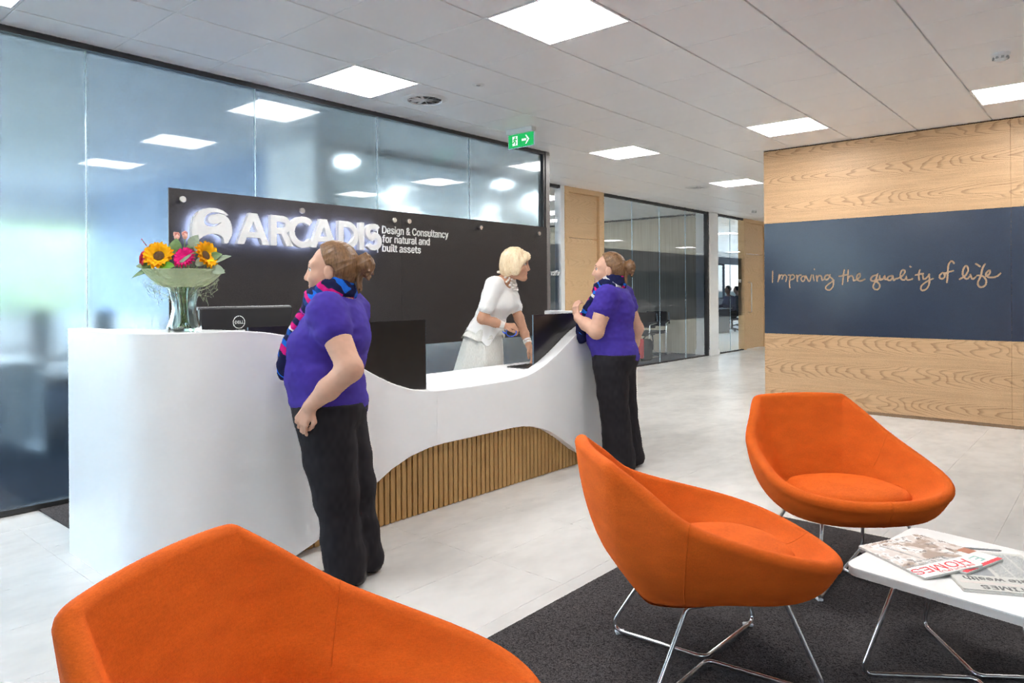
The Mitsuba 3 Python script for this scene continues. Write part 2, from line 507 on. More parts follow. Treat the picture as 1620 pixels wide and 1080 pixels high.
tile_m = bx(.0006, TX - .0006, .0006, TY - .0006, -.005, 0)
part('floor', 'tile_field', cat([tile_m.copy().apply_translation((x, y, 0)) for x, y in field]), 'floor_vinyl', kind='stuff')
struct('trim_1', bx(-3.6, 3.955, -4.2, 1.766, 0, .004), 'carpet_dark', label='dark grey flecked carpet inset under the orange chairs')
struct('trim_2', bx(1.31, 4.9, 3.12, 4.84, 0, .004), 'carpet_dark', label='dark grey carpet strip behind the reception desk')
struct('trim_3', bx(-3.6, 4.1, 4.88, 12.4, -.004, .005), 'carpet_blue', label='dark blue carpet of the glazed meeting room')
struct('trim_4', bx(4.36, 13.1, 6.25, 12.4, -.004, .005), 'carpet_blue', label='blue grey carpet of the rooms behind the far glass')

# --- ceiling: metal tiles with recessed joints, flush light panels
struct('ceiling', bx(-3.6, 44, -9, 12.4, 2.826, 2.95), 'ceiling_void', label='suspended ceiling of square white metal tiles')
LIGHTS = [(-4, -1), (0, -1), (0, -4), (0, -7), (6, -1), (6, -4), (6, -7), (11, -1), (-4, -4), (-4, -7), (15, -3), (18, -7), (25, -7), (-4, 4), (-6, 4), (-8, 4), (-4, 6), (-6, 6), (-3, 8), (-5, 8), (-3, 10), (-5, 10), (3, 9), (4, 11), (6, 12), (13, 6), (10, 4), (14, 10), (10, 10), (19, 8), (22, 10), (33, -7), (40, -7), (45, 2), (25, -1)]
ctile = cbox(.0015, SX - .0015, .005, SY - .005, CEIL, CEIL + .016, .0025)
ctile_p = mikit.ply(ctile, 'white_ceiling')
cand, field = [], []
for i in range(-11, 68):
    for j in range(-15, 13):
        x, y = GX0 + i * SX, GY0 + j * SY
        if (i, j) in LIGHTS or x > 43.3: continue
        u, v, w = project((x + SX / 2, y + SY / 2, CEIL))
        ok = w > .4 and -140 < u < 1760 and -120 < v < 460 and not (x > 7.7 and y < 2.9) and y < 6.2 and (y < 4.6 or x > 5.9)
        (cand if ok else field).append((w, x, y) if ok else (x, y))
cand.sort()
for w, x, y in cand[:300]: part('ceiling', 'tile', at(ctile_p, x, y), None)
field += [(x, y) for w, x, y in cand[300:]]
part('ceiling', 'tile_field', cat([ctile.copy().apply_translation((x, y, 0)) for x, y in field]), 'white_ceiling', kind='stuff')


def emitter(mesh, L, col=(1, .988, .965)):
    return mikit.ply(mesh, 'lamp_emit', emitter={'type': 'area', 'radiance': rgb([L * c for c in col])})


LNAMES = {(-4, -1): 'square flush ceiling light cut by the top left corner of the picture', (0, -1): 'square flush ceiling light above the reception sign, beside the round air vent',
          (0, -4): 'largest square flush ceiling light, at the top centre above the desk', (6, -1): 'square flush ceiling light to the right of the green exit sign',
          (6, -4): 'square flush ceiling light just left of the oak wall top', (6, -7): 'square flush ceiling light above the oak wall, below the smoke detector',
          (11, -1): 'small far square ceiling light above the far glass rooms'}
frame_m = extr(sbox(.003, .003, SX - .003, SY - .003).difference(sbox(.018, .018, SX - .018, SY - .018)), .02, frameM((0, 0, CEIL - .001), (1, 0, 0), (0, 1, 0), (0, 0, 1)))
frame_p = mikit.ply(frame_m, 'white_ceiling')
for (i, j) in LIGHTS:
    x, y = GX0 + i * SX, GY0 + j * SY
    if (i, j) == (13, 6): lb, g = 'square ceiling light seen through the long far glass, right of the oak door', None
    elif (i, j) == (10, 4): lb, g = 'square ceiling light seen through the strip of far glass left of the oak door', None
    elif j > 0: lb, g = 'square ceiling light of the glazed rooms hidden from view', 'hidden lights in the glazed rooms'
    elif (i, j) in LNAMES: lb, g = LNAMES[(i, j)], 'square flush ceiling lights in the hall'
    else: lb, g = 'square flush ceiling light beyond the edges of the picture', 'square flush ceiling lights outside the view'
    k = thing('ceiling_light', lb, 'ceiling light', g)
    part(k, 'frame', at(frame_p, x, y), None)
    q = np.array([[x + .016, y + .016], [x + .016, y + SY - .016], [x + SX - .016, y + SY - .016], [x + SX - .016, y + .016]])
    dm = trimesh.Trimesh(np.c_[q, np.full(4, CEIL + .004)], [[0, 1, 2], [0, 2, 3]], process=False)
    part(k, 'diffuser', emitter(dm, LAMP), None)
DL = ['largest round blurred downlight glow above the middle of the sign', 'round blurred downlight glow just above the sign, between two reflected square lights', 'round blurred downlight glow right of the exit sign reflection', 'lowest round blurred downlight glow touching the right half of the sign top']
for n_, (x, y) in enumerate([(4.99, 6.9), (7.31, 8.93), (7.55, 6.75), (9.61, 8.89)]):
    k = thing('downlight', DL[n_], 'ceiling light', 'round downlights behind the glass')
    part(k, 'trim_ring', lathe([(.115, CEIL - .006), (.14, CEIL - .006), (.14, CEIL + .004), (.115, CEIL + .004), (.115, CEIL - .006)], 24, (x, y, 0)), 'white_gloss', 30)
    a = np.arange(24) * 2 * PI / 24
    v = np.c_[x + .115 * np.cos(a), y + .115 * np.sin(a), np.full(24, CEIL - .003)]
    part(k, 'lens', emitter(trimesh.Trimesh(np.vstack([v, [[x, y, CEIL - .003]]]), [[24, (t + 1) % 24, t] for t in range(24)], process=False), LAMP * 2.5), None)

# --- front glass wall (privacy glass: smooth hall face, softly diffusing film on the far face)
wall_glass = 'wall_glass'
struct(wall_glass, cat(bx(-3.6, 6.2, GY - .02, GY + .05, 2.772, CEIL), bx(-3.6, 6.2, GY - .02, GY + .05, 0, .032)), 'black_frame', label='frameless glass wall with slim black head and base channels behind the reception desk')
JX = [1.583 + 1.1268 * k for k in range(-5, 5)]
edges = [-3.58] + JX[1:] + [6.098]


def quad(x0, x1, z0, z1, y, s):
    v = [[x0, y, z0], [x1, y, z0], [x1, y, z1], [x0, y, z1]]
    return trimesh.Trimesh(v, [[0, 1, 2], [0, 2, 3]] if s < 0 else [[0, 2, 1], [0, 3, 2]], process=False)


for a, b in zip(edges[:-1], edges[1:]):
    pk = part(wall_glass, 'pane', quad(a + .002, b - .002, .03, 2.774, GY, -1), 'glass_face')
    key = num(pk + '__film_face'); scene[key] = mikit.ply(quad(a + .002, b - .002, .03, 2.774, GY + .012, 1), 'glass_film')
    if b < 6: part(wall_glass, 'joint', bx(b - .0028, b + .0028, GY - .001, GY + .013, .032, 2.772), 'glass_edge')
part(wall_glass, 'end_post', cat(bx(6.10, 6.135, GY - .02, GY + .06, 0, CEIL)), 'black_frame')
part(wall_glass, 'end_post', bx(6.135, 6.20, GY - .03, GY + .07, 0, CEIL), 'grey_metal_frame')

# --- the glazed room behind it
struct('wall_meeting_room', bx(4.12, 4.35, 7.12, 12.4, 0, CEIL), 'blue_grey_paint', label='blue grey side wall of the glazed meeting room')
struct('trim_5', cbox(4.10, 4.37, 6.2, 7.12, 0, CEIL, .004), 'white_paint', label='white square column behind the glass wall')
wn = bx(-3.6, 4.12, 12.3, 12.5, 0, .95)
struct('wall_facade', cat(wn, bx(-3.6, 4.12, 12.3, 12.5, 2.35, CEIL), bx(4.12, 45, 12.3, 12.5, 0, .95), bx(4.12, 45, 12.3, 12.5, 2.35, CEIL)), 'white_paint', label='white facade wall with a long window')
for k in range(12):
    x0 = -3.6 + k * 2.58 if k else -3.6
    w_ = f'window_{k + 1}'
    struct(w_, cat(bx(x0, x0 + .06, 12.36, 12.44, .95, 2.35), bx(x0, x0 + 2.58, 12.36, 12.44, .95, 1.0), bx(x0, x0 + 2.58, 12.36, 12.44, 2.3, 2.35), bx(x0 + 2.52, x0 + 2.58, 12.36, 12.44, .95, 2.35)), 'grey_metal_frame', label='window of the facade with a slim grey frame')
    part(w_, 'pane', quad(x0 + .06, x0 + 2.52, 1.0, 2.3, 12.40, -1), 'pane_clear')
struct('wall_left', cat(bx(-3.75, -3.6, -1.24, 5.2, 0, CEIL), bx(-3.75, -3.6, 5.2, 12.5, 0, .25), bx(-3.75, -3.6, 5.2, 12.5, 2.65, CEIL), bx(-3.75, -3.6, 12.1, 12.5, .25, 2.65), bx(-3.75, -3.6, -4.2, 4.84, 0, 1.0), bx(-3.75, -3.6, -4.2, 4.84, 2.35, CEIL), *[bx(-3.75, -3.6, -4.2 + q * 3.013 - .06, -4.2 + q * 3.013 + .06, 1.0, 2.35) for q in range(4)]), 'white_paint', label='window wall behind the viewer')
for q in range(1):
    y0 = -4.2 + q * 3.013 + .06; w_ = f'window_{21 + q}'
    struct(w_, cat(bx(-3.72, -3.64, y0, y0 + .06, 1.0, 2.35), bx(-3.72, -3.64, y0 + 2.833, y0 + 2.893, 1.0, 2.35), bx(-3.72, -3.64, y0, y0 + 2.893, 1.0, 1.06), bx(-3.72, -3.64, y0, y0 + 2.893, 2.29, 2.35)), 'grey_metal_frame', label='grey framed window behind the viewer')
    part(w_, 'pane', trimesh.Trimesh([[-3.68, y0 + .06, 1.06], [-3.68, y0 + 2.833, 1.06], [-3.68, y0 + 2.833, 2.29], [-3.68, y0 + .06, 2.29]], [[0, 1, 2], [0, 2, 3]], process=False), 'pane_clear')
struct('window_23', cat(bx(-3.72, -3.64, 5.2, 5.26, .25, 2.65), bx(-3.72, -3.64, 12.04, 12.1, .25, 2.65), bx(-3.72, -3.64, 8.6, 8.66, .25, 2.65), bx(-3.72, -3.64, 5.2, 12.1, .25, .31), bx(-3.72, -3.64, 5.2, 12.1, 2.59, 2.65)), 'grey_metal_frame', label='wide side window of the meeting room outside the picture')
part('window_23', 'pane', trimesh.Trimesh([[-3.68, 5.26, .31], [-3.68, 12.04, .31], [-3.68, 12.04, 2.59], [-3.68, 5.26, 2.59]], [[0, 1, 2], [0, 2, 3]], process=False), 'pane_clear')
struct('wall_far', bx(44, 44.2, -9, 12.5, 0, CEIL), 'white_paint')
# south side: plain behind the camera, windows along the open office
struct('wall_south', cat(bx(-3.6, 8.1, -4.4, -4.2, 0, CEIL), bx(8.1, 44, -4.4, -4.2, 0, .9), bx(8.1, 44, -4.4, -4.2, 2.2, CEIL)), 'white_paint')
for k in range(12):
    x0 = 8.1 + k * 2.99
    w_ = f'window_{k + 31}'
    struct(w_, cat(bx(x0, x0 + .09, -4.36, -4.26, .9, 2.2), bx(x0, x0 + 2.86, -4.36, -4.26, .9, .96), bx(x0, x0 + 2.86, -4.36, -4.26, 2.14, 2.2), bx(x0 + 1.4, x0 + 1.46, -4.36, -4.26, .9, 2.2)), 'black_frame', label='office window with a dark frame mirrored in the far glass')
    part(w_, 'pane', quad(x0 + .09, x0 + 2.86, .96, 2.14, -4.31, -1), 'pane_clear')

# --- oak feature wall with the dark lettered band
wo = struct('wall_oak', bx(XW + .012, 8.1, -4.2, 3.05, .03, CEIL - .004), 'oak_wall', label='oak veneered feature wall with a dark lettered band')
J0 = 0.797
pln = lambda poly, d=.012, x=XW: extr(poly, d, frameM((x, 0, 0), (0, 1, 0), (0, 0, 1), (1, 0, 0)))
for y0, y1 in ((J0 + .0012, 3.05), (J0 - 2.4, J0 - .0012), (-4.2, J0 - 2.403)):
    part(wo, 'panel', pln(sbox(y0, 2.0015, y1, CEIL - .012)), 'oak_wall', label='upper oak veneer panel')
    part(wo, 'panel', pln(sbox(y0, .032, y1, .7885)), 'oak_wall', label='lower oak veneer panel')
part(wo, 'skirting', bx(XW + .01, XW + .03, -4.2, 3.05, 0, .03), 'skirting_oak', label='recessed brown oak plinth')
part(wo, 'shadow_gap', bx(XW + .002, XW + .03, -4.2, 3.05, CEIL - .0115, CEIL - .001), 'slat_back')
HAND = json.loads('''[[[2.959,1.474],[2.963,1.354]],[[2.901,1.36],[2.887,1.438],[2.891,1.387],[2.865,1.434],[2.851,1.422],[2.857,1.386],[2.833,1.432],[2.811,1.421],[2.816,1.362]],[[2.789,1.429],[2.772,1.429],[2.776,1.365],[2.773,1.294]],[[2.774,1.399],[2.752,1.432],[2.725,1.421],[2.731,1.391],[2.766,1.378]],[[2.699,1.427],[2.693,1.36]],[[2.692,1.394],[2.676,1.424],[2.653,1.427]],[[2.623,1.416],[2.646,1.406],[2.653,1.376],[2.634,1.359],[2.614,1.379],[2.617,1.409],[2.63,1.416]],[[2.604,1.419],[2.569,1.358],[2.546,1.424]],[[2.528,1.424],[2.52,1.367]],[[2.516,1.488],[2.513,1.482]],[[2.496,1.417],[2.487,1.36]],[[2.487,1.387],[2.463,1.419],[2.444,1.406],[2.437,1.369],[2.415,1.382]],[[2.362,1.414],[2.39,1.421],[2.412,1.392],[2.393,1.372],[2.368,1.394],[2.356,1.424]],[[2.359,1.404],[2.325,1.364],[2.338,1.286],[2.375,1.264],[2.403,1.284],[2.384,1.316],[2.319,1.364]],[[2.217,1.472],[2.226,1.405],[2.235,1.321]],[[2.269,1.406],[2.196,1.42]],[[2.178,1.468],[2.184,1.352]],[[2.183,1.375],[2.154,1.41],[2.132,1.393],[2.127,1.358],[2.103,1.367]],[[2.094,1.377],[2.065,1.398],[2.07,1.43],[2.091,1.415],[2.096,1.377],[2.071,1.355],[2.021,1.372]],[[1.913,1.411],[1.948,1.399],[1.964,1.362],[1.936,1.352],[1.913,1.383],[1.901,1.423]],[[1.904,1.408],[1.91,1.348],[1.882,1.31],[1.905,1.265],[1.938,1.279],[1.939,1.317],[1.902,1.358],[1.873,1.376]],[[1.881,1.404],[1.879,1.363],[1.853,1.372],[1.836,1.403],[1.832,1.366],[1.812,1.372]],[[1.768,1.402],[1.796,1.396],[1.814,1.369],[1.794,1.356],[1.768,1.383],[1.763,1.399],[1.755,1.358],[1.741,1.37]],[[1.741,1.37],[1.685,1.394],[1.657,1.449],[1.677,1.455],[1.691,1.373],[1.666,1.357],[1.65,1.372]],[[1.645,1.393],[1.636,1.359],[1.59,1.368]],[[1.611,1.489],[1.605,1.484]],[[1.527,1.451],[1.536,1.406],[1.533,1.358]],[[1.565,1.404],[1.496,1.417]],[[1.501,1.399],[1.493,1.363],[1.467,1.378],[1.448,1.41]],[[1.448,1.404],[1.448,1.317],[1.478,1.263],[1.51,1.255],[1.518,1.285],[1.464,1.342],[1.417,1.366]],[[1.333,1.423],[1.354,1.405],[1.359,1.373],[1.339,1.363],[1.318,1.387],[1.321,1.414],[1.333,1.423]],[[1.323,1.408],[1.292,1.419]],[[1.241,1.509],[1.259,1.53],[1.282,1.507],[1.292,1.431],[1.3,1.33]],[[1.31,1.419],[1.249,1.438]],[[1.196,1.358],[1.156,1.386],[1.129,1.447],[1.143,1.482],[1.163,1.46],[1.164,1.378],[1.139,1.36],[1.117,1.383]],[[1.112,1.4],[1.092,1.359],[1.07,1.376]],[[1.067,1.498],[1.036,1.473]],[[0.997,1.492],[1.016,1.453],[1.031,1.381],[1.053,1.315],[1.032,1.28],[0.995,1.3],[0.99,1.349],[1.014,1.381],[1.06,1.39]],[[0.99,1.383],[0.961,1.405],[0.961,1.434],[0.98,1.423],[0.988,1.386],[0.961,1.37],[0.907,1.379],[0.88,1.404]]]''')
strokes = []
for s in HAND:
    p = spline(s, 12 * len(s)) if len(s) > 2 else np.array(s)
    strokes.append(LineString(p).buffer(.0088, quad_segs=4))
hand_poly = unary_union(strokes).simplify(.0006)
part(wo, 'lettered_panel', pln(sbox(J0 + .001, .790, 3.05, 2.0).difference(hand_poly)), 'panel_blue', label='dark blue black panel with cut-out handwriting reading Improving the quality of life')
part(wo, 'dark_panel', pln(sbox(J0 - 2.4, .790, J0 - .001, 2.0)), 'panel_blue', label='plain dark blue black panel')
part(wo, 'dark_panel', pln(sbox(-4.2, .790, J0 - 2.402, 2.0)), 'panel_blue')
part(wo, 'lettering', extr(hand_poly, .003, frameM((XW + .0085, 0, 0), (0, 1, 0), (0, 0, 1), (1, 0, 0))), 'lettering_oak', label='oak handwriting recessed in the dark panel, reading Improving the quality of life')

# --- far glass partitions with a dark film band, doors and a white column
def glazed(name, x0, x1, joints, label):
    struct(name, cat(bx(x0, x1, FY - .02, FY + .03, CEIL - .045, CEIL), bx(x0, x1, FY - .02, FY + .03, 0, .022)), 'black_frame', label=label)
    e = [x0] + joints + [x1]
    for a, b in zip(e[:-1], e[1:]):
        pk = part(name, 'pane', quad(a + .003, b - .003, .02, CEIL - .04, FY + .005, -1), 'pane_far')
        key = num(pk + '__dark_film'); scene[key] = mikit.ply(quad(a + .003, b - .003, .74, 1.95, FY, -1), 'film_dark')
        if b < x1: part(name, 'joint', bx(b - .006, b + .006, FY, FY + .012, .022, CEIL - .045), 'glass_edge')


glazed('wall_far_glass_1', 4.36, 8.2, [5.6, 6.9], 'far glass partition beyond the end of the reception glass wall')
glazed('wall_far_glass_2', 9.31, 12.97, [10.2, 11.11, 12.08], 'long far glass partition with a dark film band between the oak door and the white column')
glazed('wall_far_glass_3', 13.37, 14.66, [14.04], 'narrow far glass partition right of the white column')
struct('trim_6', bx(12.93, 12.99, FY - .03, FY + .05, 0, CEIL), 'black_frame', label='dark end frame of the long far glass partition')
struct('trim_7', cat(cbox(12.99, 13.37, FY - .05, FY + .25, 0, CEIL, .006), bx(12.975, 13.385, FY - .065, FY + .26, 0, .11)), 'white_paint', label='white column with a white skirting between the far glass partitions')
struct('trim_8', bx(8.2, 8.29, FY - .03, FY + .08, 0, CEIL), 'white_gloss', label='white jamb beside the oak door')


def oakdoor(n, x0, x1, label, hy):
    d = f'door_{n}'
    struct(d, cat(bx(x0, x0 + .09, FY - .04, FY + .1, 0, CEIL), bx(x1 - .13, x1, FY - .04, FY + .1, 0, CEIL), bx(x0 + .09, x1 - .13, FY - .04, FY + .1, CEIL - .075, CEIL)), 'oak_door', label=label)
    part(d, 'leaf', bx(x0 + .092, x1 - .132, FY + .005, FY + .05, .008, 2.06), 'oak_door')
    part(d, 'over_panel', bx(x0 + .092, x1 - .132, FY + .005, FY + .05, 2.068, CEIL - .077), 'oak_door')
    hk = part(d, 'handle', tube(fillet([(hy, FY + .005, .80), (hy, FY - .06, .80), (hy, FY - .06, 1.44), (hy, FY + .005, 1.44)], .03), .012, 10), 'steel_brushed', True, label='long steel pull handle')


oakdoor(1, 8.29, 9.31, 'oak door in an oak frame behind the woman in purple', 9.1)
oakdoor(2, 14.66, 15.95, 'far oak door with a long pull handle beside the oak wall', 14.98)
struct('wall_far_right', bx(15.95, 44, FY, FY + .15, 0, CEIL), 'white_paint')
struct('wall_room_oak', bx(13.1, 13.3, FY + .26, 12.3, 0, CEIL), 'oak_far', label='pale vertical oak boarding of the room behind the far glass')
part('wall_room_oak', 'head_trim', bx(13.06, 13.1, FY + .26, 12.3, CEIL - .03, CEIL), 'black_frame')
a_ = 'Arnolfini'
solo('room_name', text('Arnolfini', .072, (7.845, FY - .008, 1.50), (1, 0, 0), (0, 0, 1), .002, True), 'letter_white', 'white lettering reading Arnolfini on the dark far glass', 'sign')
solo('room_name', text('hm', .085, (14.40, FY - .008, 1.44), (1, 0, 0), (0, 0, 1), .002, True), 'letter_white', 'small white letters hm on the narrow far glass', 'sign')

# --- ceiling fittings
k = thing('air_vent', 'round white ceiling air vent with curved blades above the sign', 'air vent')
vc = (3.825, 4.243)
part(k, 'rim', lathe([(.132, CEIL - .004), (.138, CEIL - .014), (.165, CEIL - .012), (.182, CEIL - .001), (.132, CEIL)], 40, (*vc, 0)), 'white_gloss', 30)
part(k, 'throat', lathe([(.0, CEIL - .001), (.133, CEIL - .001), (.133, CEIL - .0004), (0, CEIL - .0004)], 32, (*vc, 0)), 'black_frame')
for q in range(10):
    a = q * PI / 5
    bl = np.array([[.02, -.003, -.014], [.132, -.012, -.012], [.132, .006, -.002], [.02, .004, -.003], [.02, -.003, -.012], [.132, -.012, -.010], [.132, .006, -.0012], [.02, .004, -.0012]])
    m = trimesh.convex.convex_hull(bl); m.apply_transform(trimesh.transformations.rotation_matrix(a, (0, 0, 1))); m.apply_translation((*vc, CEIL)); part(k, 'blade', m, 'white_gloss')
part(k, 'hub', lathe([(0, CEIL - .014), (.02, CEIL - .013), (.024, CEIL - .001), (0, CEIL - .001)], 20, (*vc, 0)), 'white_gloss', 30)
k = thing('air_vent', 'small far round ceiling air vent left of the far ceiling light', 'air vent')
part(k, 'rim', lathe([(.105, CEIL - .004), (.115, CEIL - .012), (.165, CEIL - .009), (.178, CEIL - .001), (.105, CEIL)], 32, (9.776, 4.838, 0)), 'white_gloss', 30)
part(k, 'throat', lathe([(.0, CEIL - .003), (.106, CEIL - .003), (.106, CEIL - .001), (0, CEIL - .001)], 32, (9.776, 4.838, 0)), 'black_frame')
for q in range(5):
    part(k, 'blade', bx(9.776 - .1, 9.776 + .1, 4.838 - .09 + q * .04, 4.838 - .078 + q * .04, CEIL - .01, CEIL - .003), 'white_gloss')
k = thing('ceiling_sensor', 'small flat round ceiling sensor right of the air vent', 'sensor')
part(k, 'rim', lathe([(.018, CEIL - .006), (.042, CEIL - .006), (.046, CEIL), (.018, CEIL)], 28, (3.827, 3.647, 0)), 'white_gloss', 30)
part(k, 'eye', lathe([(0, CEIL - .009), (.018, CEIL - .007), (.018, CEIL), (0, CEIL)], 20, (3.827, 3.647, 0)), 'ink_grey_light', 30)


def smoke(x, y, label):
    k = thing('smoke_detector', label, 'smoke detector')
    part(k, 'base', lathe([(0, CEIL - .018), (.05, CEIL - .018), (.054, CEIL - .014), (.054, CEIL), (0, CEIL)], 32, (x, y, 0)), 'white_gloss', 30)
    part(k, 'head', lathe([(0, CEIL - .055), (.022, CEIL - .054), (.036, CEIL - .044), (.036, CEIL - .040), (.044, CEIL - .030), (.048, CEIL - .018), (0, CEIL - .018)], 32, (x, y, 0)), 'white_gloss', 30)
    for q in range(9):
        a = q * 2 * PI / 9
        m = bx(.0405, .0475, -.008, .008, CEIL - .038, CEIL - .024); m.apply_transform(trimesh.transformations.rotation_matrix(a, (0, 0, 1))); m.apply_translation((x, y, 0)); part(k, 'slot', m, 'ink_grey_light')


smoke(5.632, .628, 'white smoke detector on the ceiling above the oak wall')
smoke(13.388, 5.444, 'tiny far white smoke detector beside the oak wall edge')

# exit sign: hung at right angles to the glass wall
k = thing('exit_sign', 'green illuminated exit sign with running figure and arrow hanging from the ceiling', 'exit sign')
ex, ey_, ez_ = np.array([0, -1.0, 0]), np.array([0, 0, 1.0]), np.array([-1.0, 0, 0])
so = np.array([5.12, 4.485, 2.632])
part(k, 'housing', cat(cbox(5.085, 5.15, 4.17, 4.49, 2.758, CEIL, .004)), 'white_gloss')
part(k, 'clear_plate', extr(rrect(-.004, .318, -.004, .135, .006), .006, frameM(so + (.004, 0, 0), ex, ey_, ez_)), 'glass_edge')
gp = rrect(0.004, .31, 0.004, .128, .003)
man_door = sbox(.052, .022, .118, .112)
run = unary_union([Point(.088, .098).buffer(.0075), LineString([(.085, .088), (.078, .066)]).buffer(.0075), LineString([(.078, .066), (.066, .052), (.050, .050)]).buffer(.0055),
                   LineString([(.079, .066), (.094, .056), (.090, .034)]).buffer(.0055), LineString([(.084, .086), (.100, .078), (.108, .084)]).buffer(.004), LineString([(.082, .086), (.068, .082), (.060, .070)]).buffer(.004)])
arrow = unary_union([sbox(.168, .055, .225, .077), Polygon([(.208, .108), (.226, .108), (.262, .066), (.226, .024), (.208, .024), (.240, .066)])])
green = gp.difference(man_door).difference(arrow).union(run.intersection(man_door.buffer(.02)))
part(k, 'green_face', {**mikit.ply(extr(green, .002, frameM(so + (-.003, 0, 0), ex, ey_, ez_)), 'sign_green', emitter={'type': 'area', 'radiance': rgb((.0, .15, .030))})}, None)
part(k, 'white_symbols', {**mikit.ply(extr(unary_union([man_door.difference(run), arrow]), .0019, frameM(so + (-.003, 0, 0), ex, ey_, ez_)), 'sign_white', emitter={'type': 'area', 'radiance': rgb((.24, .27, .25))})}, None)
# ================================================================== RECEPTION DESK
YF = 2.98
XL, XR, RAD, RA2 = 1.19, 5.04, 0.33, 0.13
TOPC = [(1.54, 1.097), (1.60, 1.096), (1.705, 1.086), (1.802, 1.067), (1.902, 1.041), (2.0, 1.005), (2.103, .960), (2.195, .907), (2.314, .840), (2.44, .778), (2.573, .732), (2.679, .710), (2.79, .700), (3.115, .698)]
BOTC = [(1.80, 0), (1.874, .026), (1.965, .056), (2.037, .089), (2.131, .138), (2.212, .190), (2.309, .252), (2.436, .318), (2.57, .365), (2.71, .388), (2.82, .394), (3.115, .393)]


def prof(C, x):
    x = np.where(x > 3.115, 6.23 - x, x); C = np.array(C)
    return np.interp(x, C[:, 0], C[:, 1])


path = [(XL, 3.92), (XL, YF + RAD)] + [(XL + RAD - RAD * math.cos(a), YF + RAD - RAD * math.sin(a)) for a in np.linspace(0, PI / 2, 14)] + [(x, YF) for x in np.linspace(XL + RAD, XR - RA2, 156)[1:-1]] + \
       [(XR - RA2 + RA2 * math.sin(a), YF + RA2 - RA2 * math.cos(a)) for a in np.linspace(0, PI / 2, 10)] + [(XR, 3.92)]
path = np.array(path); pn = np.gradient(path, axis=0); pn /= np.linalg.norm(pn, axis=1, keepdims=True); inn = np.stack([-pn[:, 1], pn[:, 0]], 1)
inn[np.abs(path[:, 1] - YF) < 1e-6] = (0, 1)
straight = (path[:, 0] > XL + RAD) & (path[:, 0] < XR - RAD)
from scipy.ndimage import gaussian_filter1d
top = np.where(straight, prof(TOPC, path[:, 0]), 1.097); bot = np.where(straight, prof(BOTC, path[:, 0]), 0.0); top = gaussian_filter1d(top, 1.2); 


def ribbon(i0, i1):
    idx = np.arange(i0, i1)
    P = []
    for i in idx:
        p, n = path[i], inn[i]; t, b = top[i], bot[i]; e = .004
        prof_ = [(0, b), (0, t - e), (e, t), (.092, t), (.095, t - e), (.095, t - .05), (.06, t - .05), (.06, b)]
        P.append([(*(p + n * d), z) for d, z in prof_])
    P = np.array(P); m = grid_mesh(P, cv=True)
    n8 = 8; F = [(0, k, k + 1) for k in range(1, 7)]; o = (len(idx) - 1) * n8; F2 = [(o, o + k + 1, o + k) for k in range(1, 7)]
    m = trimesh.Trimesh(m.vertices, np.vstack([m.faces, F, F2]), process=False)
    m.merge_vertices()
    trimesh.repair.fix_normals(m); return m


desk = thing('reception_desk', 'white wave-fronted reception desk with an arched oak slat plinth', 'reception desk')
cutA = int(np.argmin(np.abs(path[:, 0] - 2.77) + 9 * (path[:, 1] > YF + .01)))
part(desk, 'front_panel', ribbon(0, cutA + 1), 'solid_surface', 35)
rb = ribbon(cutA, len(path)); rb.apply_translation((.0008, 0, 0))
part(desk, 'front_panel', rb, 'solid_surface', 35)
# end caps (flat tops where the wave is high)
cap = Polygon([(XL + .05, 3.9), (XL + .05, YF + .30), (XL + .14, YF + .12), (XL + .28, YF + .06), (1.62, YF + .06), (1.57, YF + .24), (1.50, 3.34), (1.41, 3.48), (1.32, 3.70), (1.28, 3.9)])
cap2 = affinity.scale(cap, -1, 1, origin=(3.115, 0))
for c in (cap, cap2): part(desk, 'end_top', extr(c.buffer(-.01).buffer(.01), .03, frameM((0, 0, 1.0655), (1, 0, 0), (0, 1, 0), (0, 0, 1))), 'solid_surface')
part(desk, 'end_back', bx(XL + .06, 1.28, 3.86, 3.89, 0, 1.065), 'solid_surface'); part(desk, 'end_back', bx(XR - .09, XR - .06, 3.86, 3.89, 0, 1.065), 'solid_surface')
part(desk, 'worktop', extr(rrect(1.45, 4.78, YF + .094, 3.68, .02), .03, frameM((0, 0, .668), (1, 0, 0), (0, 1, 0), (0, 0, 1))), 'solid_surface')
part(desk, 'support_panel', bx(1.5, 1.53, 3.12, 3.66, 0.004, .668), 'solid_surface'); part(desk, 'support_panel', bx(4.7, 4.73, 3.12, 3.66, .004, .668), 'solid_surface')
part(desk, 'plinth_back', bx(1.5, 4.73, 3.066, 3.08, 0.0, .60), 'slat_back')
for q in range(81):
    x = 1.52 + q * .04
    c = RNG.uniform(-.0006, .0006)
    if x < 4.72: part(desk, 'slat', cbox(x, x + .030, 3.043 + c, 3.066, .004, .55, .002), 'oak_slat')

# dark glass screens standing behind the wave
def screen(x0, x1, label):
    k = thing('privacy_screen', label, 'screen')
    xs = np.linspace(x0, x1, 40); lo = np.where((xs > XL + RAD) & (xs < XR - RAD), prof(TOPC, xs), 1.097) - .05
    lo = np.maximum(lo, .699); lo = np.minimum(lo, 1.06)
    poly = Polygon([(x, z) for x, z in zip(xs, lo)] + [(x1, 1.105), (x0, 1.105)])
    part(k, 'panel', extr(poly, .010, frameM((0, 3.088, 0), (1, 0, 0), (0, 0, 1), (0, -1, 0))), 'screen_black')
    part(k, 'edge_strip', bx(x1 if x0 < 3 else x0 - .001, x1 + .001 if x0 < 3 else x0, 3.0775, 3.0885, .70, 1.105), 'screen_edge')
    if x0 < 3: part(k, 'edge_strip', bx(x0 - .001, x0, 3.0775, 3.0885, 1.0, 1.105), 'screen_edge')
    return k


screen(1.675, 2.772, 'black glass privacy screen at the left dip of the desk, below the sign')
screen(3.76, 4.555, 'black glass privacy screen between the blonde woman and the woman in purple')

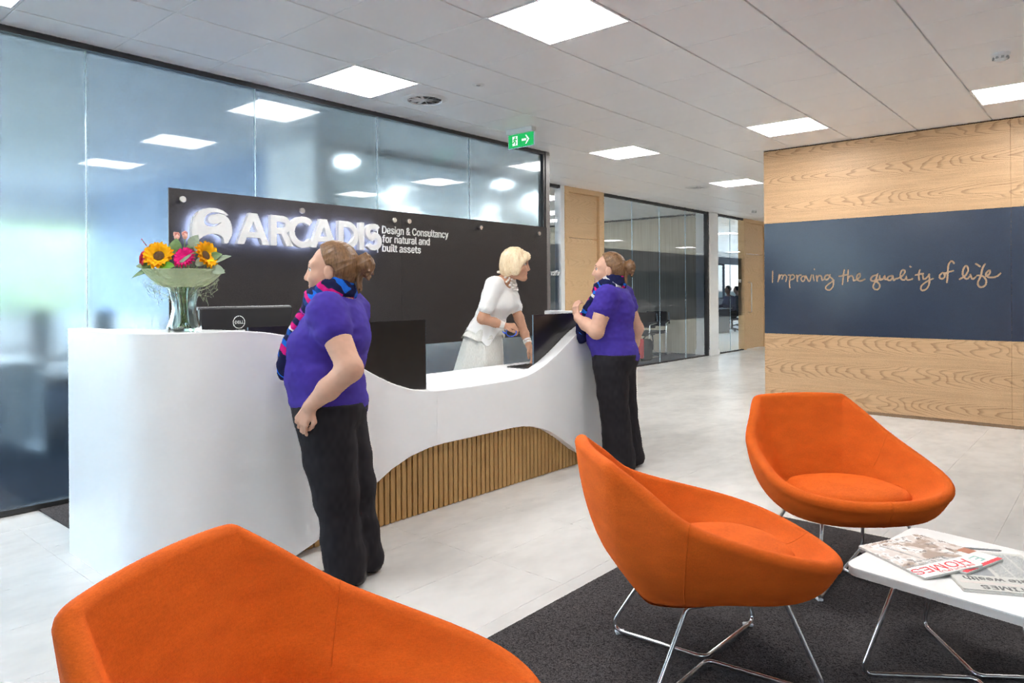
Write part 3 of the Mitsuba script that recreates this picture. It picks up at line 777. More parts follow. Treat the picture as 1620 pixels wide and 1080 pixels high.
# monitor behind the left end
k = thing('monitor', 'black computer monitor seen from behind with a round white logo, beside the vase', 'monitor')
mx0, mx1, my = 1.672, 2.198, 3.55
part(k, 'casing', cbox(mx0, mx1, my, my + .035, .86, 1.192, .008), 'dark_plastic', 20)
part(k, 'rim', cbox(mx0 - .002, mx1 + .002, my + .02, my + .04, 1.176, 1.196, .004), 'bezel_silver')
part(k, 'rim', cbox(mx1 - .006, mx1 + .003, my + .018, my + .04, .86, 1.194, .003), 'bezel_silver')
part(k, 'screen_glass', bx(mx0 + .015, mx1 - .015, my + .035, my + .0405, .88, 1.18), 'screen_black')
part(k, 'stand', cat(cbox(1.88, 1.98, my - .012, my + .01, .71, 1.02, .006), cbox(1.80, 2.06, my - .09, my + .11, .699, .712, .005)), 'dark_plastic')
lx, lz = 1.879, 1.112
ring = extr(Point(0, 0).buffer(.034, quad_segs=16).difference(Point(0, 0).buffer(.0305, quad_segs=16)), .0015, frameM((lx, my - .0001, lz), (1, 0, 0), (0, 0, 1), (0, -1, 0)))
tx = text('DELL', .0155, (lx - .0245, my - .0001, lz - .0078), (1, 0, 0), (0, 0, 1), .0015, True)
part(k, 'logo', cat(ring, tx), 'letter_white', label='white round emblem reading DELL')
part(k, 'label', bx(lx - .032, lx + .034, my - .0015, my, 1.058, 1.071), 'letter_white')
k = thing('tablet', 'small black tablet lying on the desk in front of the blonde woman', 'tablet')
part(k, 'body', cbox(3.98, 4.25, 3.34, 3.52, .6985, .707, .003), 'dark_plastic'); part(k, 'glass', bx(3.99, 4.24, 3.35, 3.51, .707, .7075), 'screen_black')

# ================================================================== SIGN
sign = thing('company_sign', 'large black reception sign with raised white ARCADIS letters and swirl emblem on the glass wall', 'sign')
SYF = 4.765
spn = lambda poly, d, y: extr(poly, d, frameM((0, y, 0), (1, 0, 0), (0, 0, 1), (0, -1, 0)))
part(sign, 'panel', cbox(2.040, 4.0185, SYF, SYF + .014, .80, 1.965, .001), 'panel_brown')
part(sign, 'panel', cbox(4.0205, 6.06, SYF, SYF + .014, .80, 1.965, .001), 'panel_brown')
for x, z in [(2.118, 1.892), (3.02, 1.890), (3.917, 1.884), (4.082, 1.885), (4.99, 1.890), (5.89, 1.885), (2.118, .87), (3.02, .87), (3.917, .87), (4.082, .87), (4.99, .87), (5.89, .87)]:
    m = lathe([(0, .038), (.019, .038), (.0215, .0355), (.0215, .022), (.009, .022), (.009, -.09), (0, -.09)], 28); m.apply_transform(frameM((x, SYF - .022 + .0, z), (1, 0, 0), (0, 0, 1), (0, -1, 0)))
    m.apply_translation((0, .022, 0)); part(sign, 'standoff', m, 'steel_brushed', 30)
LW, Z0, H = .047, 1.612, .222


def strokes_(*ls, w=LW): return unary_union([LineString(l).buffer(w / 2, cap_style=2, join_style=2, mitre_limit=3) for l in ls])


def arc(cx, cz, rx, rz, a0, a1, n=28): return [(cx + rx * math.cos(a), cz + rz * math.sin(a)) for a in np.linspace(math.radians(a0), math.radians(a1), n)]


def L_A(x0, x1):
    m = (x0 + x1) / 2
    p = Polygon([(x0, Z0), (x0 + .052, Z0), (m, Z0 + H - .058), (x1 - .052, Z0), (x1, Z0), (m + .030, Z0 + H), (m - .030, Z0 + H)])
    return p.union(sbox(x0 + .055, Z0 + .048, x1 - .055, Z0 + .088))


def L_R(x0):
    b = sbox(x0, Z0, x0 + LW, Z0 + H)
    bowl = strokes_([(x0 + .02, Z0 + H - LW / 2), (x0 + .09, Z0 + H - LW / 2)] + arc(x0 + .095, Z0 + H - .068, .045, .0445, 88, -88, 16) + [(x0 + .09, Z0 + H - .1125), (x0 + .02, Z0 + H - .1125)], w=.043)
    leg = Polygon([(x0 + .075, Z0 + .105), (x0 + .122, Z0 + .105), (x0 + .185, Z0), (x0 + .128, Z0)])
    return unary_union([b, bowl, leg])


def L_C(cx, r=.096): return strokes_(arc(cx, Z0 + H / 2, r, .0945, 45, 318, 40))
def L_D(x0): return unary_union([sbox(x0, Z0, x0 + LW, Z0 + H), strokes_([(x0 + .02, Z0 + H - LW / 2), (x0 + .075, Z0 + H - LW / 2)] + arc(x0 + .078, Z0 + H / 2, .089, H / 2 - LW / 2, 88, -88, 24) + [(x0 + .075, Z0 + LW / 2), (x0 + .02, Z0 + LW / 2)])])
def L_S(cx):
    r1, r2 = .050, .054; c1, c2 = Z0 + H - LW / 2 - r1, Z0 + LW / 2 + r2
    pts = arc(cx, c1, .058, r1, 35, 255, 24) + arc(cx, c2, .062, r2, 75, -145, 24)
    return strokes_(pts, w=.044)


letters = [('letter_a', L_A(2.470, 2.716)), ('letter_r', L_R(2.728)), ('letter_c', L_C(2.995)), ('letter_a', L_A(3.055, 3.295)), ('letter_d', L_D(3.312)), ('letter_i', sbox(3.512, Z0, 3.512 + LW, Z0 + H)), ('letter_s', L_S(3.655))]
EMB = json.loads('''[[2.168,1.607],[2.155,1.676],[2.158,1.732],[2.177,1.783],[2.212,1.821],[2.263,1.842],[2.32,1.845],[2.365,1.835],[2.395,1.817],[2.407,1.804],[2.387,1.806],[2.357,1.814],[2.32,1.819],[2.287,1.812],[2.261,1.798],[2.241,1.772],[2.238,1.74],[2.261,1.722],[2.299,1.72],[2.336,1.733],[2.358,1.753],[2.327,1.739],[2.29,1.74],[2.264,1.754],[2.268,1.778],[2.29,1.798],[2.335,1.809],[2.387,1.8],[2.423,1.758],[2.435,1.707],[2.429,1.663],[2.41,1.626],[2.398,1.61],[2.378,1.611],[2.372,1.637],[2.356,1.658],[2.319,1.671],[2.282,1.668],[2.231,1.648],[2.195,1.62],[2.174,1.607]]''')
emb = Polygon(spline(EMB[:-1], 160, closed=True)).buffer(0)
emb = Polygon(EMB).buffer(0).buffer(.006).buffer(-.012).buffer(.006) if emb.geom_type != 'Polygon' else emb
back = []
for nm, pg in letters + [('emblem', emb)]:
    part(sign, nm, spn(pg, .040, SYF - .042), 'letter_white', label='raised white letter' if nm != 'emblem' else 'raised white swirl emblem')
    b = spn(pg.buffer(-.006), .002, SYF - .0395); back.append(b)
part(sign, 'halo_backlight', {**mikit.ply(cat(back), 'lamp_emit', emitter={'type': 'area', 'radiance': rgb((.62 * LAMP, .78 * LAMP, 1.25 * LAMP))})}, None, label='cool white glow behind the raised letters')
part(sign, 'divider', bx(3.752, 3.760, SYF - .006, SYF, 1.600, 1.836), 'letter_white')
for q, (s_, w_) in enumerate([('Design & Consultancy', .772), ('for natural and', .541), ('built assets', .432)]):
    m = meshkit.text_mesh(s_, .062, .004, True); wd = m.bounds[1][0] - m.bounds[0][0]
    m.apply_translation((-m.bounds[0][0], 0, 0)); m.apply_scale((w_ / wd, 1, 1)); m.apply_transform(frameM((3.806, SYF, 1.768 - q * .077), (1, 0, 0), (0, 0, 1), (0, -1, 0)))
    part(sign, 'text_line', m, 'letter_white', label='white lettering reading ' + s_)

# ================================================================== TUB CHAIRS
HALF = [(.425, 0, .412), (.412, .15, .416), (.355, .285, .432), (.235, .365, .462), (.05, .372, .512), (-.135, .345, .578), (-.235, .293, .655), (-.318, .243, .722), (-.348, .205, .742), (-.362, .10, .747), (-.366, 0, .748)]
BASE = [(.300, 0, .335), (.285, .12, .333), (.235, .19, .325), (.13, .225, .312), (0, .225, .300), (-.10, .21, .292), (-.165, .185, .288), (-.20, .155, .286), (-.212, .11, .286), (-.216, .05, .286), (-.218, 0, .286)]


def ringc(half, n=120):
    full = half + [(x, -y, z) for x, y, z in half[-2:0:-1]]
    return spline(full, n, closed=True)


rim, basr = ringc(HALF), ringc(BASE)
NR = len(rim)
# match both rings by half-ring control index
def param(half, n):
    full = np.array(half + [(x, -y, z) for x, y, z in half[-2:0:-1]] + [half[0]], float)
    s = CubicSpline(np.arange(len(full)), full, bc_type='periodic'); return s(np.linspace(0, len(full) - 1, n, endpoint=False))


rim, basr = param(HALF, 160), param(BASE, 160)
rt = np.roll(rim, -1, 0) - np.roll(rim, 1, 0); rt /= np.linalg.norm(rt, axis=1, keepdims=True)
side = rim - basr; side /= np.linalg.norm(side, axis=1, keepdims=True)
outw = np.cross(rt, side); outw /= np.linalg.norm(outw, axis=1, keepdims=True)
if (outw[0] @ np.array([1, 0, 0])) < 0: outw = -outw
RT = .026
prof_pts = []
for t in np.linspace(0, 1, 14):
    bulge = .030 * math.sin(PI * t) ** 1.0
    prof_pts.append(basr + (rim - basr) * t + outw * (RT * min(1, t * 3) + bulge))
for a in np.linspace(0, PI, 9)[1:-1]:
    prof_pts.append(rim + outw * RT * math.cos(a) + side * RT * math.sin(a) * 1.05)
seatr = basr.copy() * np.array([.93, .95, 0]) + np.array([0, 0, 1]) * .362
seatr[:, 2] += .02 * np.clip(seatr[:, 0] / .3, 0, 1)
for t in np.linspace(1, 0, 14):
    bulge = .018 * math.sin(PI * t)
    prof_pts.append(seatr + (rim - seatr) * t - outw * (RT * min(1, t * 2.5)) + outw * bulge)
for t in (.66, .33): prof_pts.append(np.array([.03, 0, .36]) + (seatr - np.array([.03, 0, .36])) * t)
G = np.stack(prof_pts, 1)
shell = grid_mesh(G, cu=True)
nv = len(shell.vertices); npf = G.shape[1]
ctop, cbot = nv, nv + 1
V = np.vstack([shell.vertices, [[.03, 0, .36]], [[.03, 0, .293]]])
F = [(ctop, i * npf + npf - 1, ((i + 1) % 160) * npf + npf - 1) for i in range(160)] + [(cbot, ((i + 1) % 160) * npf, i * npf) for i in range(160)]
shell = trimesh.Trimesh(V, np.vstack([shell.faces, F]), process=False)
trimesh.repair.fix_normals(shell)
shell.apply_translation((0, 0, 0))
# seams: follow the outer shell from base to rim at the side/back corners, and over the lip
def seam(i):
    return tube(G[i, :, :][1:30] + outw[i] * .0004, .0016, 6)
seams = [seam(40), seam(120), seam(0)]
# cushion
cu = []
nth = 72
for i in range(nth):
    a = 2 * PI * i / nth; c, s = math.cos(a), math.sin(a)
    ex_ = 2 / 2.6
    hw = .252 - .035 * max(0, -c)
    cu.append((.075 + (.262 if c > 0 else .252) * abs(c) ** ex_ * np.sign(c), hw * abs(s) ** ex_ * np.sign(s)))
cu = np.array(cu); cc = np.array([.08, 0])
rows = []
for f, z in ((.0, .345), (.8, .345), (.95, .352), (1.0, .372), (.985, .395), (.93, .413), (.8, .424), (.6, .430), (.3, .433), (0, .434)):
    q = cc + (cu - cc) * max(f, .002); rows.append(np.c_[q, np.full(nth, z) + (q[:, 0] - .1) * .03])
cushion = grid_mesh(np.stack(rows, 1), cu=True); trimesh.repair.fix_normals(cushion)
ROD = .0072


def sled(s):
    tr, tf, ff, cc_, rf = (-.085, s * .18, .272), (.225, s * .18, .301), (.335, s * .255, ROD + .006), (.045, s * (ROD + .001), ROD + .006), (-.225, s * .255, ROD + .006)
    return tube(fillet([tr, tf, ff, cc_, rf], .035, 7, closed=True), ROD, 10, closed=True)


glide = [cbox(x - .018, x + .018, s * .235 - .012, s * .235 + .012, 0, .012, .003) for x in (.30, -.19) for s in (1, -1)]
CS = .965
for m_ in [shell, cushion] + seams: m_.apply_scale(CS)
chair_parts = [('shell', mikit.ply(shell, 'orange_fabric', True), 'orange upholstered tub shell'), ('seat_cushion', mikit.ply(cushion, 'orange_fabric', True), 'padded orange seat'),
               ('seam', mikit.ply(seams[0], 'orange_seam', True), None), ('seam', mikit.ply(seams[1], 'orange_seam', True), None), ('seam', mikit.ply(seams[2], 'orange_seam', True), None),
               ('wire_leg', mikit.ply(sled(1), 'chrome', True), 'bent chrome wire leg'), ('wire_leg', mikit.ply(sled(-1), 'chrome', True), 'bent chrome wire leg')] + \
              [('glide', mikit.ply(g_, 'glide_grey'), None) for g_ in glide]
for (x, y, a, z, lb) in ((2.20, 1.115, -43, .004, 'orange tub chair in the middle turned to the right, back towards the desk'), (3.36, 1.0, 225, .004, 'orange tub chair nearest the oak wall, facing the white table'),
                      (.745, 1.13, -63, .004, 'orange tub chair in the left foreground cut by the bottom edge')):
    k = thing('tub_chair', lb, 'chair', 'orange tub chairs around the table')
    for nm, pl, l2 in chair_parts: part(k, nm, at(pl, x, y, z, a), None, label=l2)

# ================================================================== COFFEE TABLE
TCX, TCY, TA, TZ = 2.70, .376, -9.0, .362
k = thing('coffee_table', 'low white square coffee table with chrome wire legs and magazines on it', 'table')
tp = rrect(-.292, .292, -.292, .292, .05)
def slab(poly, z0, z1, c=.002):
    rings = []
    for d, z in ((-c, z0), (0, z0 + c), (0, z1 - c), (-c, z1)):
        p = np.array(poly.buffer(d).exterior.coords)[:-1] if d == 0 else np.array(affinity.scale(poly, 1 + d / .29, 1 + d / .29).exterior.coords)[:-1]
        rings.append(np.c_[p, np.full(len(p), z)])
    return rings


top_m = extr(tp, .004, frameM((0, 0, TZ - .004), (1, 0, 0), (0, 1, 0), (0, 0, 1)))
part(k, 'table_top', at(mikit.ply(top_m, 'table_white'), TCX, TCY, 0, TA), None)
part(k, 'edge_band', at(mikit.ply(extr(tp.buffer(-.0005), .0235, frameM((0, 0, TZ - .0275), (1, 0, 0), (0, 1, 0), (0, 0, 1))), 'table_edge', 40), TCX, TCY, 0, TA), None)
def tsled(s):
    z0 = TZ - .0275 - ROD; zb = ROD + .004
    tr, tf, ff, cc_, rf = (s * .17, -.17, z0), (s * .17, .17, z0), (s * .262, .25, zb), (s * (ROD + .001), 0, zb), (s * .262, -.25, zb)
    return tube(fillet([tr, tf, ff, cc_, rf], .03, 7, closed=True), ROD, 10, closed=True)
for s in (1, -1): part(k, 'wire_leg', at(mikit.ply(tsled(s), 'chrome', True), TCX, TCY, 0, TA), None, label='bent chrome wire leg')

# magazines: built lying flat, x right along the title, y up the page, then turned
def place(m, x, y, z, deg): m = m.copy(); m.apply_transform(trimesh.transformations.rotation_matrix(math.radians(deg), (0, 0, 1))); m.apply_translation((x, y, z)); return m


PLACE = place


def flat(s, h, x, y, z, bold=False, sx=1.0, d=.0003):
    m = meshkit.text_mesh(s, h, d, bold); m.apply_scale((sx, 1, 1)); m.apply_translation((x, y, z)); return m


def magazine(label, w, h, t, x, y, z, deg, photo, items, sl=0.0):
    def place(m, x, y, z, deg):
        m = m.copy(); m.apply_transform(np.array([[1, 0, 0, 0], [0, 1, 0, 0], [-sl, 0, 1, sl * w], [0, 0, 0, 1.0]])); return PLACE(m, x, y, z, deg)
    k = thing('magazine', label, 'magazine', 'magazines on the coffee table')
    part(k, 'pages', place(cbox(0, w, 0, h, 0, t - .001, .0008), x, y, z, deg), 'paper_edge')
    part(k, 'cover', place(bx(-.0005, w, -.0005, h, t - .001, t), x, y, z, deg), 'paper_white')
    part(k, 'cover_photo', place(bx(0.001, w - .001, .002, h * photo, t, t + .0003), x, y, z, deg), 'cover_photo', label='printed cover photograph')
    for nm, m, mat, l2 in items: part(k, nm, place(m, x, y, z, deg), mat, label=l2)
    return k


prin('lettering_oak', (.50, .33, .21), .5)
MAG1, MAG2, NEWS, NEWA = (2.83, .585, TZ + .0005, 145), (2.885, .584, TZ + .0100, 162), (2.908, .274, TZ + .0004), 117
PENP = np.array([[2.842, .43, TZ + .0135], [2.889, .335, TZ + .0135]])
ZT = TZ
W1, H1 = .222, .285
magazine('decorating magazine with a red title reading HOMES, on top of the other magazine', W1, H1, .008, *MAG1, .74,
         [('title', flat('HOMES', .038, .014, H1 - .060, .0083, False, 1.12), 'ink_red', 'red title reading HOMES'),
          ('subtitle', flat('BEAUTIFUL', .012, .02, H1 - .018, .0083, False, 1.5), 'ink_red', None), ('text_line', flat('THE KITCHEN ISSUE', .013, .03, H1 - .088, .0085, False, 1.1), 'ink_grey_light', None),
          ('text_line', flat('HOMES with style', .010, .05, H1 - .104, .0085), 'ink_grey', None), ('text_line', flat('easy style', .02, .06, .02, .0085, True), 'letter_white', None), ('text_line', flat('ideas', .016, .10, .05, .0085, True), 'letter_white', None)], .085)
magazine('magazine half hidden under the HOMES magazine with a teal title and red strip', W1, H1, .008, *MAG2, .62,
         [('title', flat('EASY', .036, .05, H1 - .062, .0083, False, 1.3), 'ink_teal', 'teal title reading EASY'), ('red_strip', bx(0.001, W1 - .001, H1 - .016, H1 - .001, .008, .0084), 'ink_red', 'red cover strip'),
          ('colour_block', bx(0.001, .05, H1 - .12, H1 - .08, .0083, .0086), 'ink_terracotta', None)])
k = thing('newspaper', 'folded grey newspaper with the title TIMES lying on the coffee table', 'newspaper')
NW, NH = .29, .35
for q in range(4): part(k, 'sheet', place(cbox(.001 * q, NW, .0, NH - .0025 * q, .0022 * q, .0022 * q + .0019, .0006), *NEWS, 0 + (q % 2) * .3 + NEWA), 'paper_news')
zt = .0022 * 3 + .0019
for nm, m, mat, l2 in [('title', flat('THE TIMES', .028, .022, NH - .044, zt, True, 1.0), 'ink_grey', 'black title reading TIMES'), ('blue_strip', bx(.012, NW - .012, NH - .07, NH - .055, zt, zt + .0003), 'cover_photo_pale', None),
                       ('headline', flat('private wealth', .028, .016, NH - .108, zt, True, .95), 'ink_grey', 'headline beginning private'), ('picture', bx(.16, NW - .015, .03, NH - .125, zt, zt + .0003), 'ink_grey_light', None)]:
    part(k, nm, place(m, *NEWS, NEWA), mat, label=l2)
tl = [bx(.016 + c * .046, .056 + c * .046, .02 + r * .0068, .0232 + r * .0068, zt, zt + .0002) for c in range(3) for r in range(30)]
part(k, 'text_columns', place(cat(tl), *NEWS, NEWA), 'ink_grey_light', kind='stuff')
k = thing('pen', 'grey pen lying at the edge of the newspaper', 'pen')
pq = PENP
part(k, 'barrel', tube([pq[0], pq[1]], .0035, 8), 'ink_grey_light', True)
part(k, 'tip', tube([pq[1], pq[1] + (pq[1] - pq[0]) * .08], [.003, .0008], 8), 'ink_grey', True)

# ================================================================== FLOWERS ON THE DESK
VX, VY, VZ = 1.405, 3.135, 1.097
vase = thing('vase', 'clear cut-glass vase of flower stems standing on the left end of the desk', 'vase')
PR = [(.066, 0.0), (.070, .006), (.070, .02), (.058, .055), (.049, .095), (.050, .13), (.060, .17), (.068, .195)]
PRI = [(.062, .195), (.054, .168), (.044, .13), (.043, .095), (.051, .055), (.060, .022), (.05, .014)]
def fluted(prof, amp, n=64):
    z = np.array(prof); a = np.arange(n) * 2 * PI / n
    tw = z[None, :, 1] * 6.0
    r = z[None, :, 0] * (1 + amp * np.cos(10 * a[:, None] + tw)) + 0 * a[:, None]
    return np.stack([r * np.cos(a)[:, None], r * np.sin(a)[:, None], np.broadcast_to(z[None, :, 1], r.shape)], -1)
gv = np.concatenate([fluted(PR, .035), fluted(PRI, .0)], 1)
vm = grid_mesh(gv, cu=True); nV = len(vm.vertices); npv = gv.shape[1]
vm = trimesh.Trimesh(np.vstack([vm.vertices, [[0, 0, .014]], [[0, 0, 0]]]), np.vstack([vm.faces, [(nV, i * npv + npv - 1, ((i + 1) % 64) * npv + npv - 1) for i in range(64)], [(nV + 1, ((i + 1) % 64) * npv, i * npv) for i in range(64)]]), process=False)
trimesh.repair.fix_normals(vm); vm.apply_translation((VX, VY, VZ))
part(vase, 'glass', vm, 'vase_glass', 40)
a = np.arange(32) * 2 * PI / 32
wv = np.c_[VX + .0425 * np.cos(a), VY + .0425 * np.sin(a), np.full(32, VZ + .112)]
part(vase, 'water', trimesh.Trimesh(np.vstack([wv, [[VX, VY, VZ + .112]]]), [[32, i, (i + 1) % 32] for i in range(32)], process=False), 'water')
# image-right and toward-viewer directions on the ground
IR, TV = np.array([.656, -.754, 0]), np.array([-.754, -.656, 0])
VO = np.array([VX, VY, VZ])
def fl(r, t, z): return VO + IR * r + TV * t + np.array([0, 0, z])


def stem(p, parent, r=.003):
    b = VO + np.array([RNG.uniform(-.03, .03), RNG.uniform(-.03, .03), .018]); nk = VO + (p - VO) * np.array([.22, .22, 0]) + np.array([0, 0, .175])
    part(parent, 'stem', tube(spline([b, VO * .5 + (b + nk) * .25 + np.array([0, 0, 0]), nk, p], 16), r, 7), 'stem_green', True)


def petals(n, r0, r1, wd, lift, rows=1, tip=.35, rg=None):
    ms = []
    for row in range(rows):
        for i in range(n):
            a_ = 2 * PI * (i + .5 * row) / n + RNG.uniform(-.07, .07); L_ = r1 * (1 - .12 * row) * RNG.uniform(.9, 1.05)
            s = np.linspace(0, 1, 6); w_ = wd * np.sin(PI * np.clip(s * .86 + .12, 0, 1)) ** .75 * RNG.uniform(.85, 1.1); w_[-1] *= tip
            x = r0 + (L_ - r0) * s; z = (lift + .012 * row) * np.sin(s * 1.9) + RNG.uniform(-.004, .004) * s
            P = np.stack([np.stack([x, -w_, z + .003], -1), np.stack([x, 0 * w_, z - .002], -1), np.stack([x, w_, z + .003], -1)], 1)
            B = P + np.array([0, 0, -.0012])
            m = cat(grid_mesh(P), grid_mesh(B[:, ::-1])); m.apply_transform(trimesh.transformations.rotation_matrix(a_, (0, 0, 1))); ms.append(m)
    return ms


def facing(m, p, d, roll=0.0):
    d = np.array(d, float) / np.linalg.norm(d); x = np.cross([0, 0, 1.0], d); x /= np.linalg.norm(x); y = np.cross(d, x)
    m = m.copy(); m.apply_transform(trimesh.transformations.rotation_matrix(roll, (0, 0, 1))); m.apply_transform(frameM(p, x, y, d)); return m


def flower(name, label, p, d, n, r0, r1, wd, lift, rows, pm, discr, dm, group=None):
    k = thing(name, label, 'flower', group)
    for i, q in enumerate(petals(n, r0, r1, wd, lift, rows)): part(k, 'petal', facing(q, p, d), pm, True)
    dn = lathe([(0, .012), (discr * .45, .010), (discr * .85, .008), (discr, .002), (discr * .8, -.012), (0, -.016)], 24)
    part(k, 'flower_centre', facing(dn, p, d), dm, True)
    stem(np.array(p) - np.array(d) * .012, k)
    return k


cam_d = TV + np.array([0, 0, .0])
flower('sunflower', 'large yellow sunflower facing forward at the left of the bouquet', fl(-.078, .062, .328), TV * 1 + np.array([0, 0, .45]) + IR * .25, 17, .018, .066, .0125, .012, 2, 'petal_yellow', .024, 'disc_brown', 'sunflowers in the vase')
flower('sunflower', 'yellow sunflower seen from the side at the right of the bouquet', fl(.115, .05, .330), IR * 1 + TV * .35 + np.array([0, 0, .35]), 17, .016, .066, .0125, .012, 2, 'petal_yellow', .023, 'disc_brown', 'sunflowers in the vase')
flower('gerbera', 'bright pink gerbera in the middle of the bouquet', fl(.040, .072, .318), TV * 1 + np.array([0, 0, .5]) - IR * .1, 20, .010, .052, .0068, .006, 2, 'petal_pink', .013, 'petal_pink', 'gerberas in the vase')
flower('gerbera', 'red pink flower at the far left of the bouquet', fl(-.155, .02, .322), -IR * 1 + np.array([0, 0, .25]) + TV * .3, 16, .006, .034, .006, .006, 2, 'petal_red', .010, 'petal_red', 'gerberas in the vase')
for q, (r, t, z, lb) in enumerate([(-.030, .0, .405, 'small peach pink bud, left one at the top of the bouquet'), (.008, .005, .408, 'small peach pink bud, right one at the top of the bouquet')]):
    k = thing('rosebud', lb, 'flower', 'peach buds in the vase')
    for w_ in range(5):
        m = petals(1, .002, .026, .012, .02)[0]
        m.apply_transform(trimesh.transformations.rotation_matrix(-1.05 + .12 * w_, (0, 1, 0))); m.apply_transform(trimesh.transformations.rotation_matrix(w_ * 2 * PI / 5, (0, 0, 1))); m.apply_translation(fl(r, t, z)); part(k, 'petal', m, 'petal_peach', True)
    part(k, 'bud', ball(fl(r, t, z + .012), (.011, .011, .015), 2), 'petal_peach', True)
    stem(fl(r, t, z), k, .002)


def leaf(p, d, up, L_, W_, mat, label, fold=.2):
    d = np.array(d, float) / np.linalg.norm(d); s_ = np.cross(up, d); s_ /= np.linalg.norm(s_); n_ = np.cross(d, s_)
    s = np.linspace(0, 1, 9); w_ = W_ * np.sin(PI * s ** .8) ** .8; bend = -.25 * L_ * s ** 2
    P = np.stack([np.array(p) + d * (L_ * s)[:, None] + s_ * (c * w_)[:, None] + n_ * (bend + abs(c) * w_ * fold)[:, None] for c in (-1, -.5, 0, .5, 1)], 1)
    m = cat(grid_mesh(P), grid_mesh((P - n_ * .0008)[:, ::-1]))
    k = thing('leaf', label, 'leaf', 'leaves of the bouquet'); part(k, 'blade', m, mat, True)
    part(k, 'stalk', tube([VO + (np.array(p) - VO) * np.array([.25, .25, .55]), p], .0015, 6), 'stem_green', True); return k


up = np.array([0, 0, 1.0])
leaf(fl(-.10, .05, .275), -IR + up * -.15 + TV * .1, TV * .6 + up, .11, .034, 'leaf_green', 'broad green leaf drooping over the left rim of the collar', .12)
leaf(fl(-.13, .03, .285), -IR + up * .25, TV * .8 + up, .07, .026, 'leaf_green', 'dark green leaf below the red flower at the left')
leaf(fl(.00, .085, .285), -IR + up * .1 + TV * .2, TV + up * .5, .075, .018, 'leaf_bright', 'bright green leaf between the sunflower and the pink gerbera')
leaf(fl(.135, .03, .300), IR + up * .55, TV * .7 - IR * .3 + up * .4, .085, .018, 'leaf_sage', 'pale narrow leaf reaching up right beside the sunflower')
leaf(fl(.14, .05, .275), IR + up * -.2, TV * .9 + up * .6, .06, .024, 'leaf_sage', 'pale green leaf at the right rim of the collar')
leaf(fl(.125, .03, .32), IR * .8 + up * .35, TV + up * .3, .055, .02, 'leaf_green', 'small green leaf behind the right sunflower')
leaf(fl(.04, .02, .37), IR * .5 + up, TV + IR * .1, .06, .024, 'leaf_sage', 'silver green leaf beside the peach buds')
leaf(fl(.065, .03, .35), IR * .7 + up, TV + IR * .1, .05, .022, 'leaf_sage', 'silver green leaf left of the side-on sunflower')
leaf(fl(.02, .10, .290), IR * .9 + up * .75, TV * 1.2 - up * .1, .085, .007, 'leaf_sage', 'thin grey green leaf crossing the pink gerbera')
leaf(fl(-.02, .03, .335), -IR * .1 + up, TV, .075, .03, 'leaf_green', 'dark green leaf behind the sunflower')
leaf(fl(.075, .06, .295), IR + up * .3, TV + up * .5, .06, .022, 'leaf_sage', 'grey leaf under the side-on sunflower')
leaf(fl(.03, .0, .33), IR * .2 + up, TV, .07, .03, 'leaf_green', 'dark green leaf in the middle back of the bouquet')
k = thing('heather_sprig', 'thin purple tipped sprig sticking out at the upper left of the bouquet', 'sprig')
part(k, 'stalk', tube([fl(-.10, .0, .30), fl(-.15, .0, .36), fl(-.183, .0, .405)], .0012, 6), 'stem_green', True)
part(k, 'tips', cat([ball(fl(-.15 - .0085 * q_, .0, .36 + .0115 * q_), .0032, 1) for q_ in range(5)]), 'petal_red', True)
# sisal collar: bowl of fibres
col = thing('sisal_collar', 'pale green sisal fibre collar bowl around the bouquet', 'collar')
bm = lathe([(.062, .196), (.095, .206), (.135, .235), (.163, .27), (.165, .272), (.160, .272), (.130, .238), (.092, .21), (.06, .20), (.062, .196)], 56)
bm.apply_translation(VO); part(col, 'bowl', bm, 'sisal_green', True)
fib = []
for q in range(230):
    a0 = RNG.uniform(0, 2 * PI); da = RNG.uniform(.3, 1.3) * RNG.choice([-1, 1]); s = np.linspace(0, 1, 8); rr = .07 + .095 * s
    z = .197 + .078 * s ** 1.6
    fib.append(tube(VO + np.stack([(rr + .002) * np.cos(a0 + da * s), (rr + .002) * np.sin(a0 + da * s), z - .002], -1), .0007, 4, caps=False))
for q in range(46):
    a0 = RNG.uniform(0, 2 * PI); r0 = RNG.uniform(.10, .15); L_ = RNG.uniform(.04, .11); s = np.linspace(0, 1, 9)
    out = r0 + .03 * np.sin(s * 3 + RNG.uniform(0, 2)); z = .225 - L_ * s + .01 * np.sin(s * 7 + q)
    aa = a0 + .5 * np.sin(s * RNG.uniform(2, 5)) * RNG.choice([-1, 1])
    fib.append(tube(VO + np.stack([out * np.cos(aa), out * np.sin(aa), z], -1), .0006, 4, caps=False))
part(col, 'fibres', cat(fib), 'sisal_green', True, kind='stuff')

